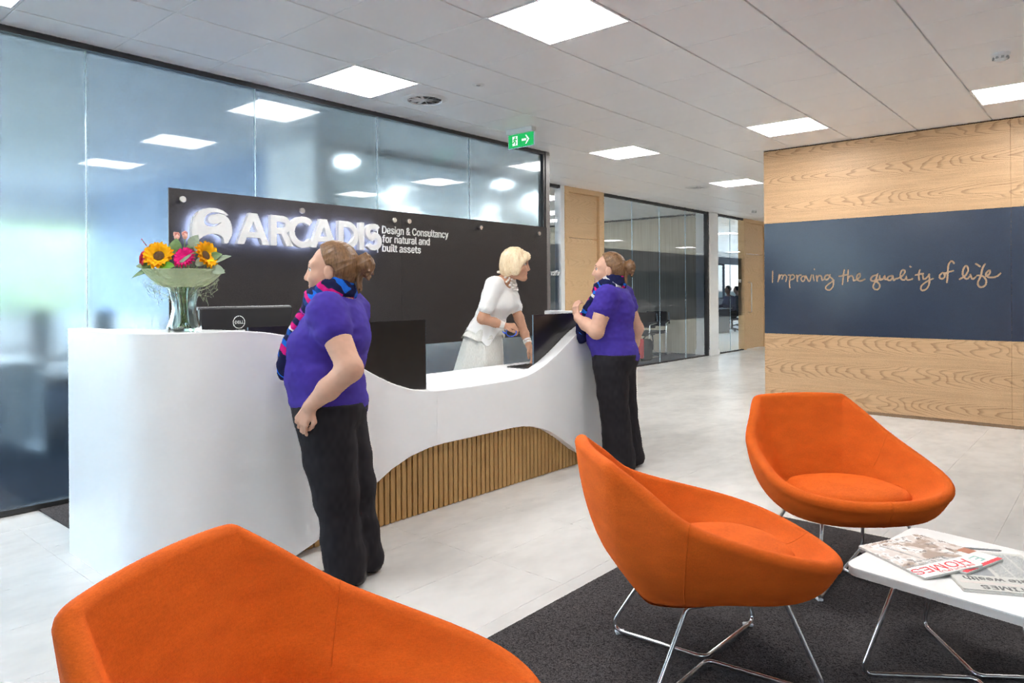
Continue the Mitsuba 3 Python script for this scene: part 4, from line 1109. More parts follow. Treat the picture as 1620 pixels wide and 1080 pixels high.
# ================================================================== ROOMS BEHIND THE GLASS
def office_chair(x, y, a, label):
    k = thing('office_chair', label, 'office chair', 'office chairs behind the glass wall')
    R = lambda m: place(m, x, y, 0, a)
    part(k, 'seat', R(cbox(-.24, .24, -.24, .24, .44, .52, .03)), 'chair_dark', 40)
    bk = cbox(-.29, -.22, -.22, .22, .60, 1.12, .025); part(k, 'backrest', R(bk), 'chair_dark', 40)
    part(k, 'back_cover', R(cbox(-.222, -.205, -.20, .20, .62, 1.10, .01)), 'chair_red')
    part(k, 'back_post', R(tube(fillet([(0, 0, .44), (-.27, 0, .44), (-.28, 0, .70)], .05), .02, 8)), 'dark_plastic', True)
    part(k, 'column', R(tube([(0, 0, .1), (0, 0, .44)], .03, 12)), 'dark_plastic', True)
    for q in range(5):
        c, s = math.cos(q * 2 * PI / 5), math.sin(q * 2 * PI / 5)
        part(k, 'foot', R(tube([(0, 0, .12), (.3 * c, .3 * s, .075)], [.025, .015], 8)), 'dark_plastic', True); part(k, 'castor', R(ball((.3 * c, .3 * s, .035), .03, 2)), 'dark_plastic', True)
    for s in (1, -1): part(k, 'armrest', R(tube(fillet([(-.1, s * .22, .48), (-.1, s * .28, .5), (-.1, s * .28, .70), (.15, s * .28, .70)], .04), .018, 8)), 'dark_plastic', True)


office_chair(2.28, 7.35, 150, 'blurred dark office chair beside the left end of the desk, behind the glass')
office_chair(2.15, 8.75, 150, 'blurred dark office chair furthest left behind the glass')
k = thing('meeting_table', 'blurred white desk at the left edge behind the glass wall', 'table')
part(k, 'top', cbox(-.4, 1.84, 6.55, 7.3, .71, .74, .004), 'furniture_white'); part(k, 'side_panel', bx(1.80, 1.835, 6.57, 7.28, .005, .71), 'furniture_white'); part(k, 'side_panel', bx(-.38, -.35, 6.57, 7.28, .005, .71), 'furniture_white')
part(k, 'modesty_panel', bx(-.35, 1.80, 6.62, 6.64, .1, .71), 'furniture_white')
k = thing('low_cabinet', 'blurred pale low cabinet along the blue wall behind the glass', 'cabinet')
part(k, 'body', cbox(3.62, 4.10, 8.6, 12.2, .005, .98, .004), 'furniture_white')
for q in range(3): part(k, 'door', bx(3.605, 3.62, 8.62 + q * 1.19, 9.78 + q * 1.19, .05, .95), 'furniture_white')


def visitor_chair(x, y, a, label):
    k = thing('visitor_chair', label, 'chair', 'cantilever chairs behind the far glass')
    R = lambda m: place(m, x, y, 0, a)
    part(k, 'seat', R(cbox(-.23, .23, -.22, .22, .43, .48, .015)), 'chair_dark', 40); part(k, 'backrest', R(cbox(-.27, -.23, -.21, .21, .56, .86, .014)), 'chair_dark', 40)
    for s in (1, -1):
        part(k, 'frame', R(tube(fillet([(-.25, s * .24, .84), (-.25, s * .25, .66), (.2, s * .26, .64), (.24, s * .26, .02), (-.24, s * .26, .02)], .06, 6), .012, 8)), 'chrome', True, label='bent chrome tube frame')
        part(k, 'armrest', R(tube(fillet([(-.25, s * .25, .62), (-.22, s * .25, .68), (.2, s * .255, .66)], .05, 5), .018, 8)), 'chair_dark', True)
    part(k, 'floor_bar', R(tube([(-.24, -.26, .02), (-.24, .26, .02)], .012, 8)), 'chrome', True)


visitor_chair(11.75, 7.0, 190, 'chrome framed chair with dark seat nearest behind the far glass')
visitor_chair(12.55, 7.15, 200, 'second chrome framed chair with dark seat, beside the white column behind the far glass')
visitor_chair(8.25, 7.0, 90, 'chair with a black curved arm behind the far glass left of the oak door')
k = thing('room_table', 'dark edged table behind the far glass partition', 'table')
part(k, 'top', cbox(9.7, 12.3, 7.75, 8.9, .71, .74, .004), 'furniture_white')
for x in (9.9, 12.1): part(k, 'leg', cbox(x - .04, x + .04, 8.0, 8.6, .005, .71, .004), 'grey_metal_frame')
k = thing('bag', 'black bag with a red panel on the floor behind the far glass', 'bag')
part(k, 'body', cbox(11.10, 11.42, 6.52, 6.70, .005, .40, .05), 'chair_dark', 50); part(k, 'red_panel', cbox(11.03, 11.10, 6.53, 6.69, .06, .42, .02), 'bag_red', 50)
part(k, 'strap', tube(spline([(11.12, 6.6, .38), (11.2, 6.5, .5), (11.36, 6.52, .46), (11.43, 6.55, .2)], 14), .012, 6), 'chair_dark', True)
# open office mirrored in the far glass
for q, (x, y) in enumerate([(13.5, -1.2), (17.2, -1.2), (21.0, -1.2)]):
    k = thing('office_desk', 'white office desk mirrored in the far glass', 'desk', 'desks of the open office')
    part(k, 'top', cbox(x, x + 3.0, y, y + .8, .71, .74, .004), 'furniture_white')
    for xx in (x + .05, x + 2.9): part(k, 'leg', bx(xx, xx + .05, y + .05, y + .75, 0, .71), 'grey_metal_frame')
    for w_ in range(2):
        mk = thing('monitor', 'dark desktop monitor on an office desk mirrored in the far glass', 'monitor', 'monitors of the open office')
        xx = x + .5 + w_ * 1.3
        part(mk, 'casing', cbox(xx, xx + .54, y + .38, y + .42, .86, 1.2, .008), 'dark_plastic'); part(mk, 'stand', cat(bx(xx + .24, xx + .3, y + .36, y + .38, .75, 1.0), cbox(xx + .15, xx + .39, y + .3, y + .5, .74, .752, .003)), 'dark_plastic')
        part(mk, 'screen_glass', bx(xx + .01, xx + .53, y + .42, y + .422, .875, 1.185), 'screen_black')
# outdoors
struct('ground', bx(-60, 90, -60, 80, -.6, -.35), 'grass', label='grass outside the windows')
def hedge(x0, x1, y0, y1, h, label):
    prims = []
    n_ = int((x1 - x0) / 1.1)
    for q in range(n_):
        prims.append(('e', (x0 + (x1 - x0) * q / max(n_ - 1, 1), (y0 + y1) / 2 + RNG.uniform(-.3, .3), -.3 + h * .5), (1.2, .9, h * .55 * RNG.uniform(.9, 1.12))))
    m = sdf(prims, .16, .5, bump=lambda p: .32 * (meshkit.fbm(p * 1.7, 4, 3) - .5))
    if m.volume < 0: m.invert()
    solo('hedge', m, 'hedge_green', label, 'hedge', True)
hedge(4.2, 12, 16.5, 17.5, 3.2, 'green hedge outside the meeting room window')
hedge(13, 48, -8.5, -7.5, 3.3, 'green hedge outside the office windows mirrored in the far glass')
# ================================================================== PEOPLE
def fix(m):
    if m.volume < 0: m.invert()
    return m


def xf(m, pos, yaw):
    m = m.copy(); A = np.eye(4); A[:3, :3] = rotz(yaw); A[:3, 3] = pos; m.apply_transform(A); return m


def head_prims(c, R, s=1.0):
    """c: head centre, R: columns forward, left, up"""
    L = lambda *p: np.array(c) + R @ (np.array(p) * s)
    E_ = lambda p, r: ('e', L(*p), np.array(r) * s, R)
    C_ = lambda a, b, ra, rb: ('c', L(*a), L(*b), ra * s, rb * s)
    return [E_((-.016, 0, .030), (.096, .076, .090)), E_((.030, 0, -.028), (.066, .060, .086)), C_((.002, .040, -.066), (.068, .012, -.100), .026, .020), C_((.002, -.040, -.066), (.068, -.012, -.100), .026, .020),
            E_((.078, 0, -.098), (.019, .020, .017)), E_((.062, .036, -.028), (.028, .026, .028)), E_((.062, -.036, -.028), (.028, .026, .028)), C_((.076, .014, .034), (.064, .046, .030), .012, .011), C_((.076, -.014, .034), (.064, -.046, .030), .012, .011)], \
           [C_((.088, 0, .018), (.108, 0, -.026), .0075, .0115), C_((.094, .011, -.033), (.094, -.011, -.033), .0085, .0085), C_((.086, -.020, -.062), (.086, .020, -.062), .0085, .0085), C_((.083, -.016, -.073), (.083, .016, -.073), .009, .009),
            E_((-.006, .078, -.012), (.020, .009, .032)), E_((-.006, -.078, -.012), (.020, .009, .032))], L


def head_mesh(c, R, s, neck, h=.0035):
    big, small, L = head_prims(c, R, s)
    sock = [(L(.094, .033, .010), .0155 * s), (L(.094, -.033, .010), .0155 * s)]

    def f(p):
        d = ev(big, p, .028)
        for q, r in sock:
            e = np.linalg.norm(p - q.astype(np.float32), axis=-1) - r
            k = .014; hh = np.maximum(k - np.abs(-e - d), 0) / k; d = np.maximum(d, -e) + hh * hh * k * .25
        d = smin(d, ev(small, p, .008), .010)
        return smin(d, ev(neck, p, .03), .03)
    lo, hi = bounds(big + small + neck, .02)
    return fix(nets(f, lo, hi, h)), L


def face_parts(key, L, R, s, brow='brow', lips='lips'):
    for q in (1, -1):
        e = key + '__eye' if key + '__eye' not in scene else key + '__eye_001'
        scene[e] = mikit.ply(ball(L(.0735, q * .033, .009), .0122 * s, 2), 'eye_white', True)
        scene[e + '__iris'] = mikit.ply(ball(L(.0815, q * .0335, .009), .0062 * s, 2), 'iris', True)
        part(key, 'eyebrow', tube(spline([L(.089, q * .014, .030), L(.086, q * .032, .037), L(.070, q * .052, .030)], 8), [.0022 * s, .003 * s, .003 * s, .003 * s, .003 * s, .0025 * s, .002 * s, .001 * s], 6), brow, True)
        part(key, 'eyelid', tube(spline([L(.083, q * .019, .014), L(.0885, q * .033, .0185), L(.076, q * .048, .013)], 8), .0016 * s, 6), brow, True)
    lp = cat(tube(spline([L(.089, -.024, -.064), L(.0955, -.009, -.0605), L(.0945, 0, -.0615), L(.0955, .009, -.0605), L(.089, .024, -.064)], 14), .0042 * s, 8), tube(spline([L(.089, -.020, -.067), L(.0945, 0, -.071), L(.089, .020, -.067)], 12), .0048 * s, 8))
    part(key, 'lips', lp, lips, True)


def hand_prims(w, d, n, side, curl=(.35, .5, .3), spread=.06, thumb=.5, s=1.0):
    """w wrist, d finger direction, n palm-facing normal, side +1: thumb on n x d side"""
    w = np.array(w, float); d = np.array(d, float) / np.linalg.norm(d); n = np.array(n, float); n = n - d * (n @ d); n /= np.linalg.norm(n); y = np.cross(n, d) * side
    P = []
    o = lambda a, b, c: w + (d * a + y * b + n * c) * s
    ys = (.030, .011, -.009, -.028); Ls = ((.040, .024, .019), (.044, .028, .020), (.040, .026, .019), (.031, .020, .017))
    for i in range(4):
        b = o(.088 - .004 * abs(i - 1.2), ys[i], 0)
        P.append(('c', o(.012, ys[i] * .62, 0), b, .0135 * s, .0105 * s))
        ang, q = 0.0, b; cl = curl[0] * (1 + .12 * i)
        for j in range(3):
            ang += (cl, curl[1], curl[2])[j]
            dd = d * math.cos(ang) + n * math.sin(ang) + y * spread * (1.5 - i) * (1 if j == 0 else .5); dd /= np.linalg.norm(dd)
            q2 = q + dd * Ls[i][j] * s; P.append(('c', q, q2, (.0092 - .0008 * j) * s, (.0084 - .0008 * j) * s)); q = q2
    t0, t1 = o(.022, .022, .004), o(.052, .045 + .012 * thumb, .012)
    t2 = o(.080, .048 + .016 * thumb - .01, .024); t3 = o(.100, .046 + .01 * thumb - .012, .030)
    P += [('c', t0, t1, .0145 * s, .0115 * s), ('c', t1, t2, .0110 * s, .0098 * s), ('c', t2, t3, .0098 * s, .0082 * s)]
    return P


def nrm(v): v = np.array(v, float); return v / np.linalg.norm(v)
def headR(yaw, pitch, roll=0):
    cr, sr = math.cos(roll), math.sin(roll)
    return rotz(yaw) @ roty(pitch) @ np.array([[1, 0, 0], [0, cr, -sr], [0, sr, cr]])


def wrinkle(amp, f=(26, 26, 14), seed=1): return lambda p: amp * (meshkit.noise(p * np.array(f), seed) - .5)


def arm_mesh(sh, el, wr, hand, r=(.052, .040, .026), h=.0045):
    pr = [('c', sh, el, r[0], r[1]), ('c', el, np.array(el) * .45 + np.array(wr) * .55, r[1] * 1.04, r[1] * .9), ('c', np.array(el) * .45 + np.array(wr) * .55, wr, r[1] * .9, r[2])]
    lo, hi = bounds(pr + hand, .03)
    return fix(nets(lambda p: smin(ev(pr, p, .02), ev(hand, p, .006), .014), lo, hi, h))


def heavy_woman(label, pos, yaw, P):
    """short sturdy woman: purple top, black trousers, patterned scarf, brown hair tied back. P: pose"""
    k = thing('person', label, 'person')
    hip, kne, ank = P['hip'], P['knee'], P['ankle']
    px, bx_, cx = P['pelvis'], P['belly'], P['chest']
    sh, el, wr = P['shoulder'], P['elbow'], P['wrist']
    torso = [('e', px, (.150, .190, .15)), ('e', bx_, (.160, .182, .16)), ('e', cx, (.145, .178, .17)), ('e', (cx[0] + .085, .07, cx[2] - .04), (.085, .085, .085)), ('e', (cx[0] + .085, -.07, cx[2] - .04), (.085, .085, .085)),
             ('c', np.array(sh[0]) * .86 + np.array([0, 0, .0]), np.array(sh[1]) * np.array([1, .86, 1]) if False else (sh[1][0], sh[1][1] * .86, sh[1][2]), .062, .062)]
    torso[-1] = ('c', (sh[0][0], sh[0][1] * .86, sh[0][2]), (sh[1][0], sh[1][1] * .86, sh[1][2]), .062, .062)
    nk = P['neck']; hc, R = P['head'], headR(P['hyaw'], P['hpitch'])
    neck = [('c', nk, np.array(hc) + R @ np.array([-.022, 0, -.065]), .062, .054)]
    legs = [q for i in (0, 1) for q in (('c', hip[i], kne[i], .115, .075), ('c', kne[i], ank[i], .075, .05))]
    feet = [('c', (ank[i][0] - .03, ank[i][1], .045), (ank[i][0] + .12, ank[i][1] * 1.1, .03), .034, .028) for i in (0, 1)]
    core = fix(sdf(torso + neck + legs + feet, .011, .05))
    hm, L = head_mesh(hc, R, P.get('hs', 1.0), neck)
    arms = []
    for i in (0, 1):
        hp = hand_prims(wr[i], P['hdir'][i], P['hnorm'][i], P['hside'][i], P['curl'][i], s=.93)
        arms.append(arm_mesh(sh[i], el[i], wr[i], hp, (.066, .050, .029)))
    body = unite([core, hm] + arms)
    W = lambda m: xf(m, pos, yaw)
    scene[k + '__body'] = mikit.ply(W(body), 'skin', True)
    # face
    A = np.eye(4); A[:3, :3] = rotz(yaw); A[:3, 3] = pos
    Lw = lambda *p: (A @ np.r_[L(*p), 1])[:3]
    face_parts(k, Lw, R, P.get('hs', 1.0))
    # clothes
    hem = P['hem']
    sl = [('c', sh[i], np.array(sh[i]) * .70 + np.array(el[i]) * .30, .070, .069) for i in (0, 1)]
    ncut = lambda p: .105 - np.linalg.norm((p - np.array([nk[0] + .03, 0, nk[2] + .055], np.float32)), axis=-1)
    wr_ = lambda p: .010 * (meshkit.noise(p * np.array([9, 9, 34]), 5) - .5) + .004 * (meshkit.noise(p * 60, 6) - .5)
    part(k, 'top', W(fix(sdf(torso + sl, .0075, .045, .012, (above(hem, lambda p: .012 * np.sin(p[:, 1] * 14) + .05 * (p[:, 0] - px[0])), ncut), wr_))), 'cloth_purple', True, label='purple short sleeved top')
    part(k, 'undershirt', W(fix(sdf(torso[:2], .0075, .04, .006, (above(hem - .022, lambda p: .05 * (p[:, 0] - px[0])), below(hem + .05))))), 'cloth_cream', True, label='cream hem of an undershirt')
    tr = [('e', px, (.150, .19, .14))] + [q for i in (0, 1) for q in (('c', hip[i], kne[i], .118, .092), ('c', kne[i], (ank[i][0] + .015, ank[i][1], .06), .088 * P.get('leg', 1), .104 * P.get('leg', 1)))]
    part(k, 'trousers', W(fix(sdf(tr, .0085, .035, .010, (below(hem + .045), above(.022, lambda p: 0 * p[:, 0])), wrinkle(.016, (12, 12, 15), 9)))), 'cloth_black', True, label='wide black trousers')
    for i in (0, 1):
        part(k, 'shoe', W(fix(sdf([('c', (ank[i][0] - .035, ank[i][1], .042), (ank[i][0] + .06, ank[i][1], .038), .038, .038), ('c', (ank[i][0] + .06, ank[i][1], .034), (ank[i][0] + .15, ank[i][1] * 1.12, .024), .036, .024)], .007, .02, .004, (above(.0),)))), 'shoe_black', True)
    # scarf: loose rolls round the neck and one hanging end
    sc = []
    for q, (dz, rr, ph) in enumerate(((.0, .086, 0), (.028, .078, 1.3), (.052, .070, 2.4))):
        a = np.linspace(0, 2 * PI, 22); pts = np.c_[nk[0] + .035 + rr * 1.12 * np.cos(a), rr * np.sin(a), nk[2] + .03 + dz - .028 * np.cos(a) + .008 * np.sin(a * 3 + ph)]
        sc += [('c', pts[j], pts[j + 1], .024, .024) for j in range(21)]
    e = P['scarf']; pts = spline(e, 14); wd = np.linspace(.026, .040, 14)
    for j in range(13): sc.append(('c', pts[j], pts[j + 1], wd[j], wd[j + 1]))
    part(k, 'scarf', W(fix(sdf(sc, .007, .012, 0, (), lambda p: .010 * (meshkit.noise(p * 45, 3) - .5)))), 'scarf_print', True, label='dark blue scarf with magenta and pale patches')
    # hair
    H = lambda *p: L(*p)
    hs_ = [('e', H(-.022, 0, .038), np.array((.101, .084, .094)), R), ('e', H(-.055, 0, .0), np.array((.065, .078, .075)), R)]
    bun = [('e', H(-.150, .0, .018), np.array((.046, .048, .050)), R), ('c', H(-.09, 0, .03), H(-.140, 0, .020), .034, .026)]
    for q in range(17):
        a = q * 2.4; b0 = np.array([-.150, .030 * math.cos(a), .018 + .030 * math.sin(a)]); b1 = b0 + np.array([-.020 - .010 * math.sin(q * 1.7), .022 * math.cos(a + .8), .028 * math.sin(a + .6) - .008 * (q % 3)])
        bun.append(('c', H(*b0), H(*b1), .014, .005))
    for q in range(5): bun.append(('c', H(-.125, -.02 + .01 * q, -.01), H(-.118 - .01 * (q % 2), -.025 + .013 * q, -.085 - .012 * (q % 3)), .011, .004))
    fc = lambda p: ((p - H(.0, 0, 0).astype(np.float32)) @ R)
    cutf = lambda p: (lambda q: np.minimum(.0 + q[:, 0] * 1.0 - .030 + .35 * np.maximum(-(q[:, 2] - .095), -.03), 9))(fc(p))
    st = lambda p: (lambda q: .0045 * (meshkit.noise(np.c_[q[:, 0] * 24, q[:, 1] * 24, q[:, 2] * 150 + q[:, 0] * 60], 4) - .5))(fc(p))
    ear = lambda p: (lambda q: .030 - np.sqrt(((q[:, 0] + .002) / 1.0) ** 2 + ((q[:, 2] + .014) / 1.25) ** 2) - 0 * q[:, 1])(fc(p))
    part(k, 'hair', W(fix(sdf(hs_, .0045, .03, .003, (cutf, ear, lambda p: -.070 - fc(p)[:, 2]), st))), 'hair_brown', True, label='brown hair combed back')
    part(k, 'hair_bun', W(fix(sdf(bun, .0045, .014, 0, (), st))), 'hair_brown', True, label='messy bun')
    return k


PW = dict(hip=[(.07, .09, .74), (.07, -.09, .74)], knee=[(.045, .095, .42), (.045, -.095, .42)], ankle=[(-.01, .10, .08), (-.01, -.10, .08)],
          pelvis=(.06, 0, .80), belly=(.105, 0, .94), chest=(.085, 0, 1.12), shoulder=[(.065, .185, 1.225), (.065, -.185, 1.225)], elbow=[(.125, .235, .985), (-.015, -.265, .985)], wrist=[(.290, .165, 1.075), (.03, -.25, .79)],
          neck=(.075, 0, 1.255), head=(.115, .0, 1.415), hyaw=math.radians(17), hpitch=.02, hdir=[(.25, -.12, .95), (.12, .05, -1)], hnorm=[(-.5, -.8, .1), (0, 1, .1)], hside=[-1, 1], curl=[(.5, .6, .4), (.3, .4, .3)], hem=.775,
          scarf=[(.135, .05, 1.30), (.19, .085, 1.22), (.255, .10, 1.10), (.285, .10, 1.00), (.285, .10, .93)])
heavy_woman('woman in purple top seen from behind at the right end of the desk', (4.335, 2.715, .0), math.radians(105), PW)
PB = dict(leg=.80, hip=[(.085, .09, .72), (.085, -.09, .72)], knee=[(.045, .08, .40), (.015, -.08, .40)], ankle=[(-.01, .075, .08), (-.045, -.07, .08)],
          pelvis=(.09, 0, .77), belly=(.115, 0, .90), chest=(.07, 0, 1.07), shoulder=[(.045, .19, 1.18), (.045, -.19, 1.18)], elbow=[(-.075, .265, .955), (.10, -.265, .955)], wrist=[(.10, .235, .80), (.235, -.09, 1.0)],
          neck=(.055, 0, 1.205), head=(.085, .0, 1.36), hyaw=math.radians(6), hpitch=.05, hdir=[(.55, -.05, -.9), (.25, .6, .7)], hnorm=[(-.3, -1, -.1), (-.9, .2, .2)], hside=[-1, 1], curl=[(.5, .55, .4), (.5, .6, .4)], hem=.745,
          scarf=[(.11, .05, 1.25), (.175, .07, 1.17), (.235, .07, 1.06), (.262, .065, .97), (.262, .06, .92)])
heavy_woman('woman in purple top walking past the left half of the desk, nearest person', (1.895, 2.60, 0), math.radians(128), PB)

# --- blonde receptionist behind the desk
k = thing('person', 'blonde woman in a white top and skirt bending over behind the desk', 'person')
pos, yaw = np.array([4.09, 3.96, 0.0]), math.radians(-66)
W = lambda m: xf(m, pos, yaw)
hc, R = (.355, -.01, 1.478), headR(math.radians(6), .12)
neck = [('c', (.25, 0, 1.345), np.array(hc) + R @ np.array([-.024, 0, -.065]), .054, .048)]
torso = [('e', (.085, 0, .94), (.125, .168, .13)), ('e', (.135, 0, 1.06), (.105, .135, .13)), ('e', (.195, 0, 1.20), (.118, .152, .15)), ('e', (.275, .065, 1.18), (.066, .068, .068)), ('e', (.275, -.065, 1.18), (.066, .068, .068)), ('c', (.215, .135, 1.322), (.215, -.135, 1.322), .055, .055)]
sh, el, wr = [(.222, .172, 1.305), (.222, -.172, 1.305)], [(.335, .135, 1.05), (.150, -.232, 1.06)], [(.445, .035, .832), (.300, -.150, 1.005)]
legs = [('c', (.08, .09, .88), (.045, .09, .48), .085, .055), ('c', (.08, -.09, .88), (.045, -.09, .48), .085, .055), ('c', (.045, .09, .48), (0, .09, .08), .052, .035), ('c', (.045, -.09, .48), (0, -.09, .08), .052, .035), ('c', (-.02, .09, .04), (.13, .1, .03), .03, .026), ('c', (-.02, -.09, .04), (.13, -.1, .03), .03, .026)]
core = fix(sdf(torso + neck + legs, .011, .05)); hm, L = head_mesh(hc, R, .98, neck)
h0 = hand_prims(wr[0], (.35, -.15, -.75), (-.85, 0, -.35), 1, (.35, .3, .25), s=.92)
h1 = hand_prims(wr[1], (.93, .28, -.06), (.1, .55, -.85), 1, (.75, .9, .5), s=.92)
h1[4 - 3:4] = h1[1:4]
body = unite([core, hm, arm_mesh(sh[0], el[0], wr[0], h0, (.050, .038, .025)), arm_mesh(sh[1], el[1], wr[1], h1, (.050, .039, .025))])
scene[k + '__body'] = mikit.ply(W(body), 'skin_tan', True)
A = np.eye(4); A[:3, :3] = rotz(yaw); A[:3, 3] = pos
Lw = lambda *p: (A @ np.r_[L(*p), 1])[:3]
face_parts(k, Lw, R, .98)
sl = [('c', sh[i], np.array(sh[i]) * .36 + np.array(el[i]) * .64, .056, .053) for i in (0, 1)]
ncut = lambda p: .088 - np.linalg.norm((p - np.array([.275, 0, 1.425], np.float32)) * np.array([.85, 1, .9], np.float32), axis=-1)
wv_ = lambda p: .010 * (meshkit.noise(np.c_[p[:, 0] * 12 + p[:, 2] * 14, p[:, 1] * 10, p[:, 2] * 16 - p[:, 0] * 12], 5) - .5)
armx = lambda p: p[:, 2] * 0 - 9
part(k, 'top', W(fix(sdf(torso + sl, .0065, .035, .011, (above(.955, lambda p: .5 * (p[:, 0] - .1) * -.35), ncut), wv_))), 'cloth_white', True, label='short sleeved white wrap top')
# peplum: two wavy flared layers
def peplum(z0, z1, r0, r1, cx0, cx1, amp, n=96, pts=0):
    a = np.arange(n) * 2 * PI / n; rows = []
    for t in np.linspace(0, 1, 8):
        rx, ry = r0[0] + (r1[0] - r0[0]) * t, r0[1] + (r1[1] - r0[1]) * t
        wob = 1 + amp * t * np.cos(9 * a + .6) * .5
        rows.append(np.c_[cx0 + (cx1 - cx0) * t + rx * np.cos(a) * wob, ry * np.sin(a) * wob, z0 + (z1 - z0) * t + t * t * (.02 * np.cos(3 * a + .5) - pts * np.exp(-((a - 5.2) / .35) ** 2))])
    P = np.stack(rows, 1); Q = P * 1.0; Q[:, :, :2] = (Q[:, :, :2] - [cx0, 0]) * .975 + [cx0, 0]
    return cat(grid_mesh(P, cu=True), grid_mesh(Q[:, ::-1], cu=True))


part(k, 'peplum', W(peplum(1.03, .905, (.128, .160), (.165, .205), .125, .075, .10, pts=.0)), 'cloth_cream', True, label='cream ruffled peplum')
part(k, 'wrap_panel', W(peplum(1.05, .95, (.130, .162), (.160, .192), .130, .095, .03, pts=.085)), 'cloth_white', True, label='pointed white wrap panel')
skirt = [('c', (.085, 0, .95), (.03, 0, .55), .150, .205)]
sk = []
a = np.arange(96) * 2 * PI / 96
for t in np.linspace(0, 1, 14):
    rx, ry = .135 + .085 * t ** .9, .172 + .075 * t; wob = 1 + .05 * t * np.cos(7 * a + 1) + .02 * t * np.cos(13 * a)
    sk.append(np.c_[.085 - .065 * t + rx * np.cos(a) * wob, ry * np.sin(a) * wob, np.full(96, .985 - .50 * t)])
skm = np.stack(sk, 1); Q = skm.copy(); Q[:, :, :2] *= .985
part(k, 'skirt', W(cat(grid_mesh(skm, cu=True), grid_mesh(Q[:, ::-1], cu=True))), 'cloth_cream', True, label='flared cream skirt')
for s in (1, -1): part(k, 'shoe', W(fix(sdf([('c', (-.03, s * .09, .04), (.06, s * .09, .035), .035, .035), ('c', (.06, s * .09, .03), (.15, s * .1, .02), .032, .02)], .007, .02, .004, (above(.0),)))), 'shoe_black', True)
H = lambda *p: L(*p)
fc = lambda p: ((p - H(0, 0, 0).astype(np.float32)) @ R)
hb = [('e', H(-.020, 0, .040), np.array((.108, .092, .098)), R), ('e', H(-.060, 0, -.020), np.array((.072, .088, .100)), R), ('e', H(.015, .070, -.010), np.array((.045, .028, .075)), R), ('e', H(.015, -.070, -.010), np.array((.045, .028, .075)), R),
      ('c', H(.060, .045, .085), H(.090, -.030, .070), .026, .022), ('c', H(.085, -.035, .066), H(.066, -.070, .025), .020, .012), ('c', H(.075, .045, .075), H(.055, .072, .025), .020, .012)]
st = lambda p: (lambda q: .008 * (meshkit.noise(np.c_[q[:, 0] * 95 + q[:, 2] * 25, q[:, 1] * 95, q[:, 2] * 14], 4) - .5))(fc(p))
cutf = lambda p: (lambda q: np.minimum(q[:, 0] - .045, .050 - q[:, 2] - .10 * np.abs(q[:, 1])))(fc(p))
face_ = lambda p: (lambda q: .0 - (np.sqrt(((q[:, 0] - .115) / .085) ** 2 + (q[:, 1] / .085) ** 2 + ((q[:, 2] + .045) / .100) ** 2) - 1) * .08)(fc(p))
bot_ = lambda p: (lambda q: -.108 - .02 * np.sin(q[:, 1] * 60) - q[:, 2] - .25 * np.maximum(q[:, 0], 0) * -1)(fc(p))
part(k, 'hair', W(fix(sdf(hb, .0045, .025, .002, (face_, bot_), st))), 'hair_blonde', True, label='chin length blonde bob')
# pearl necklace, cuffs
pe = []
for row, (rr, dz) in enumerate(((.068, .0), (.078, -.016), (.086, -.034))):
    for q in range(20):
        a_ = q * 2 * PI / 20 + row * .15; c_ = math.cos(a_)
        if row and c_ < .1: continue
        pe.append(ball((.272 + rr * c_, rr * math.sin(a_) * .95, 1.405 + dz - (.055 + .02 * row) * max(c_, -.3)), .0095 + .002 * ((q + row) % 3 == 0), 1))
part(k, 'necklace', W(cat(pe)), 'pearl', True, label='chunky pearl necklace', kind='stuff')
def cuff(w, e, off, r, L_, mat, lb):
    w, e = np.array(w), np.array(e); d = nrm(e - w); c0 = w + d * off; c1 = c0 + d * L_
    part(k, 'bracelet', W(tube([c0, c0 + d * .001, c1 - d * .001, c1], [r * .97, r, r * 1.04, r * 1.01], 20)), mat, 40, label=lb)
cuff(wr[1], el[1], .004, .031, .034, 'pearl', 'white cuff bracelet'); cuff(wr[0], el[0], .03, .032, .016, 'pearl', 'pale bracelet'); cuff(wr[0], el[0], .052, .033, .012, 'cloth_white', 'white bracelet')
hand_c = np.array(wr[1]) + np.array([.055, .0, -.03])
a = np.linspace(0, 2 * PI, 20); lp = np.c_[hand_c[0] + .040 * np.cos(a), hand_c[1] + .012 * np.sin(a * 1), hand_c[2] - .022 + .030 * np.sin(a)]
solo('key_cord', W(cat(tube(lp[:-1], .004, 8, closed=True), tube(spline([lp[10], lp[10] + [-.015, 0, .0], lp[10] + [-.03, .0, .012]], 8), .005, 8))), 'cord_blue', 'blue cord looped in the blonde woman\'s right hand', 'cord', True)
pp = W(cat(bx(.42, .52, -.06, .05, .0, .003)))
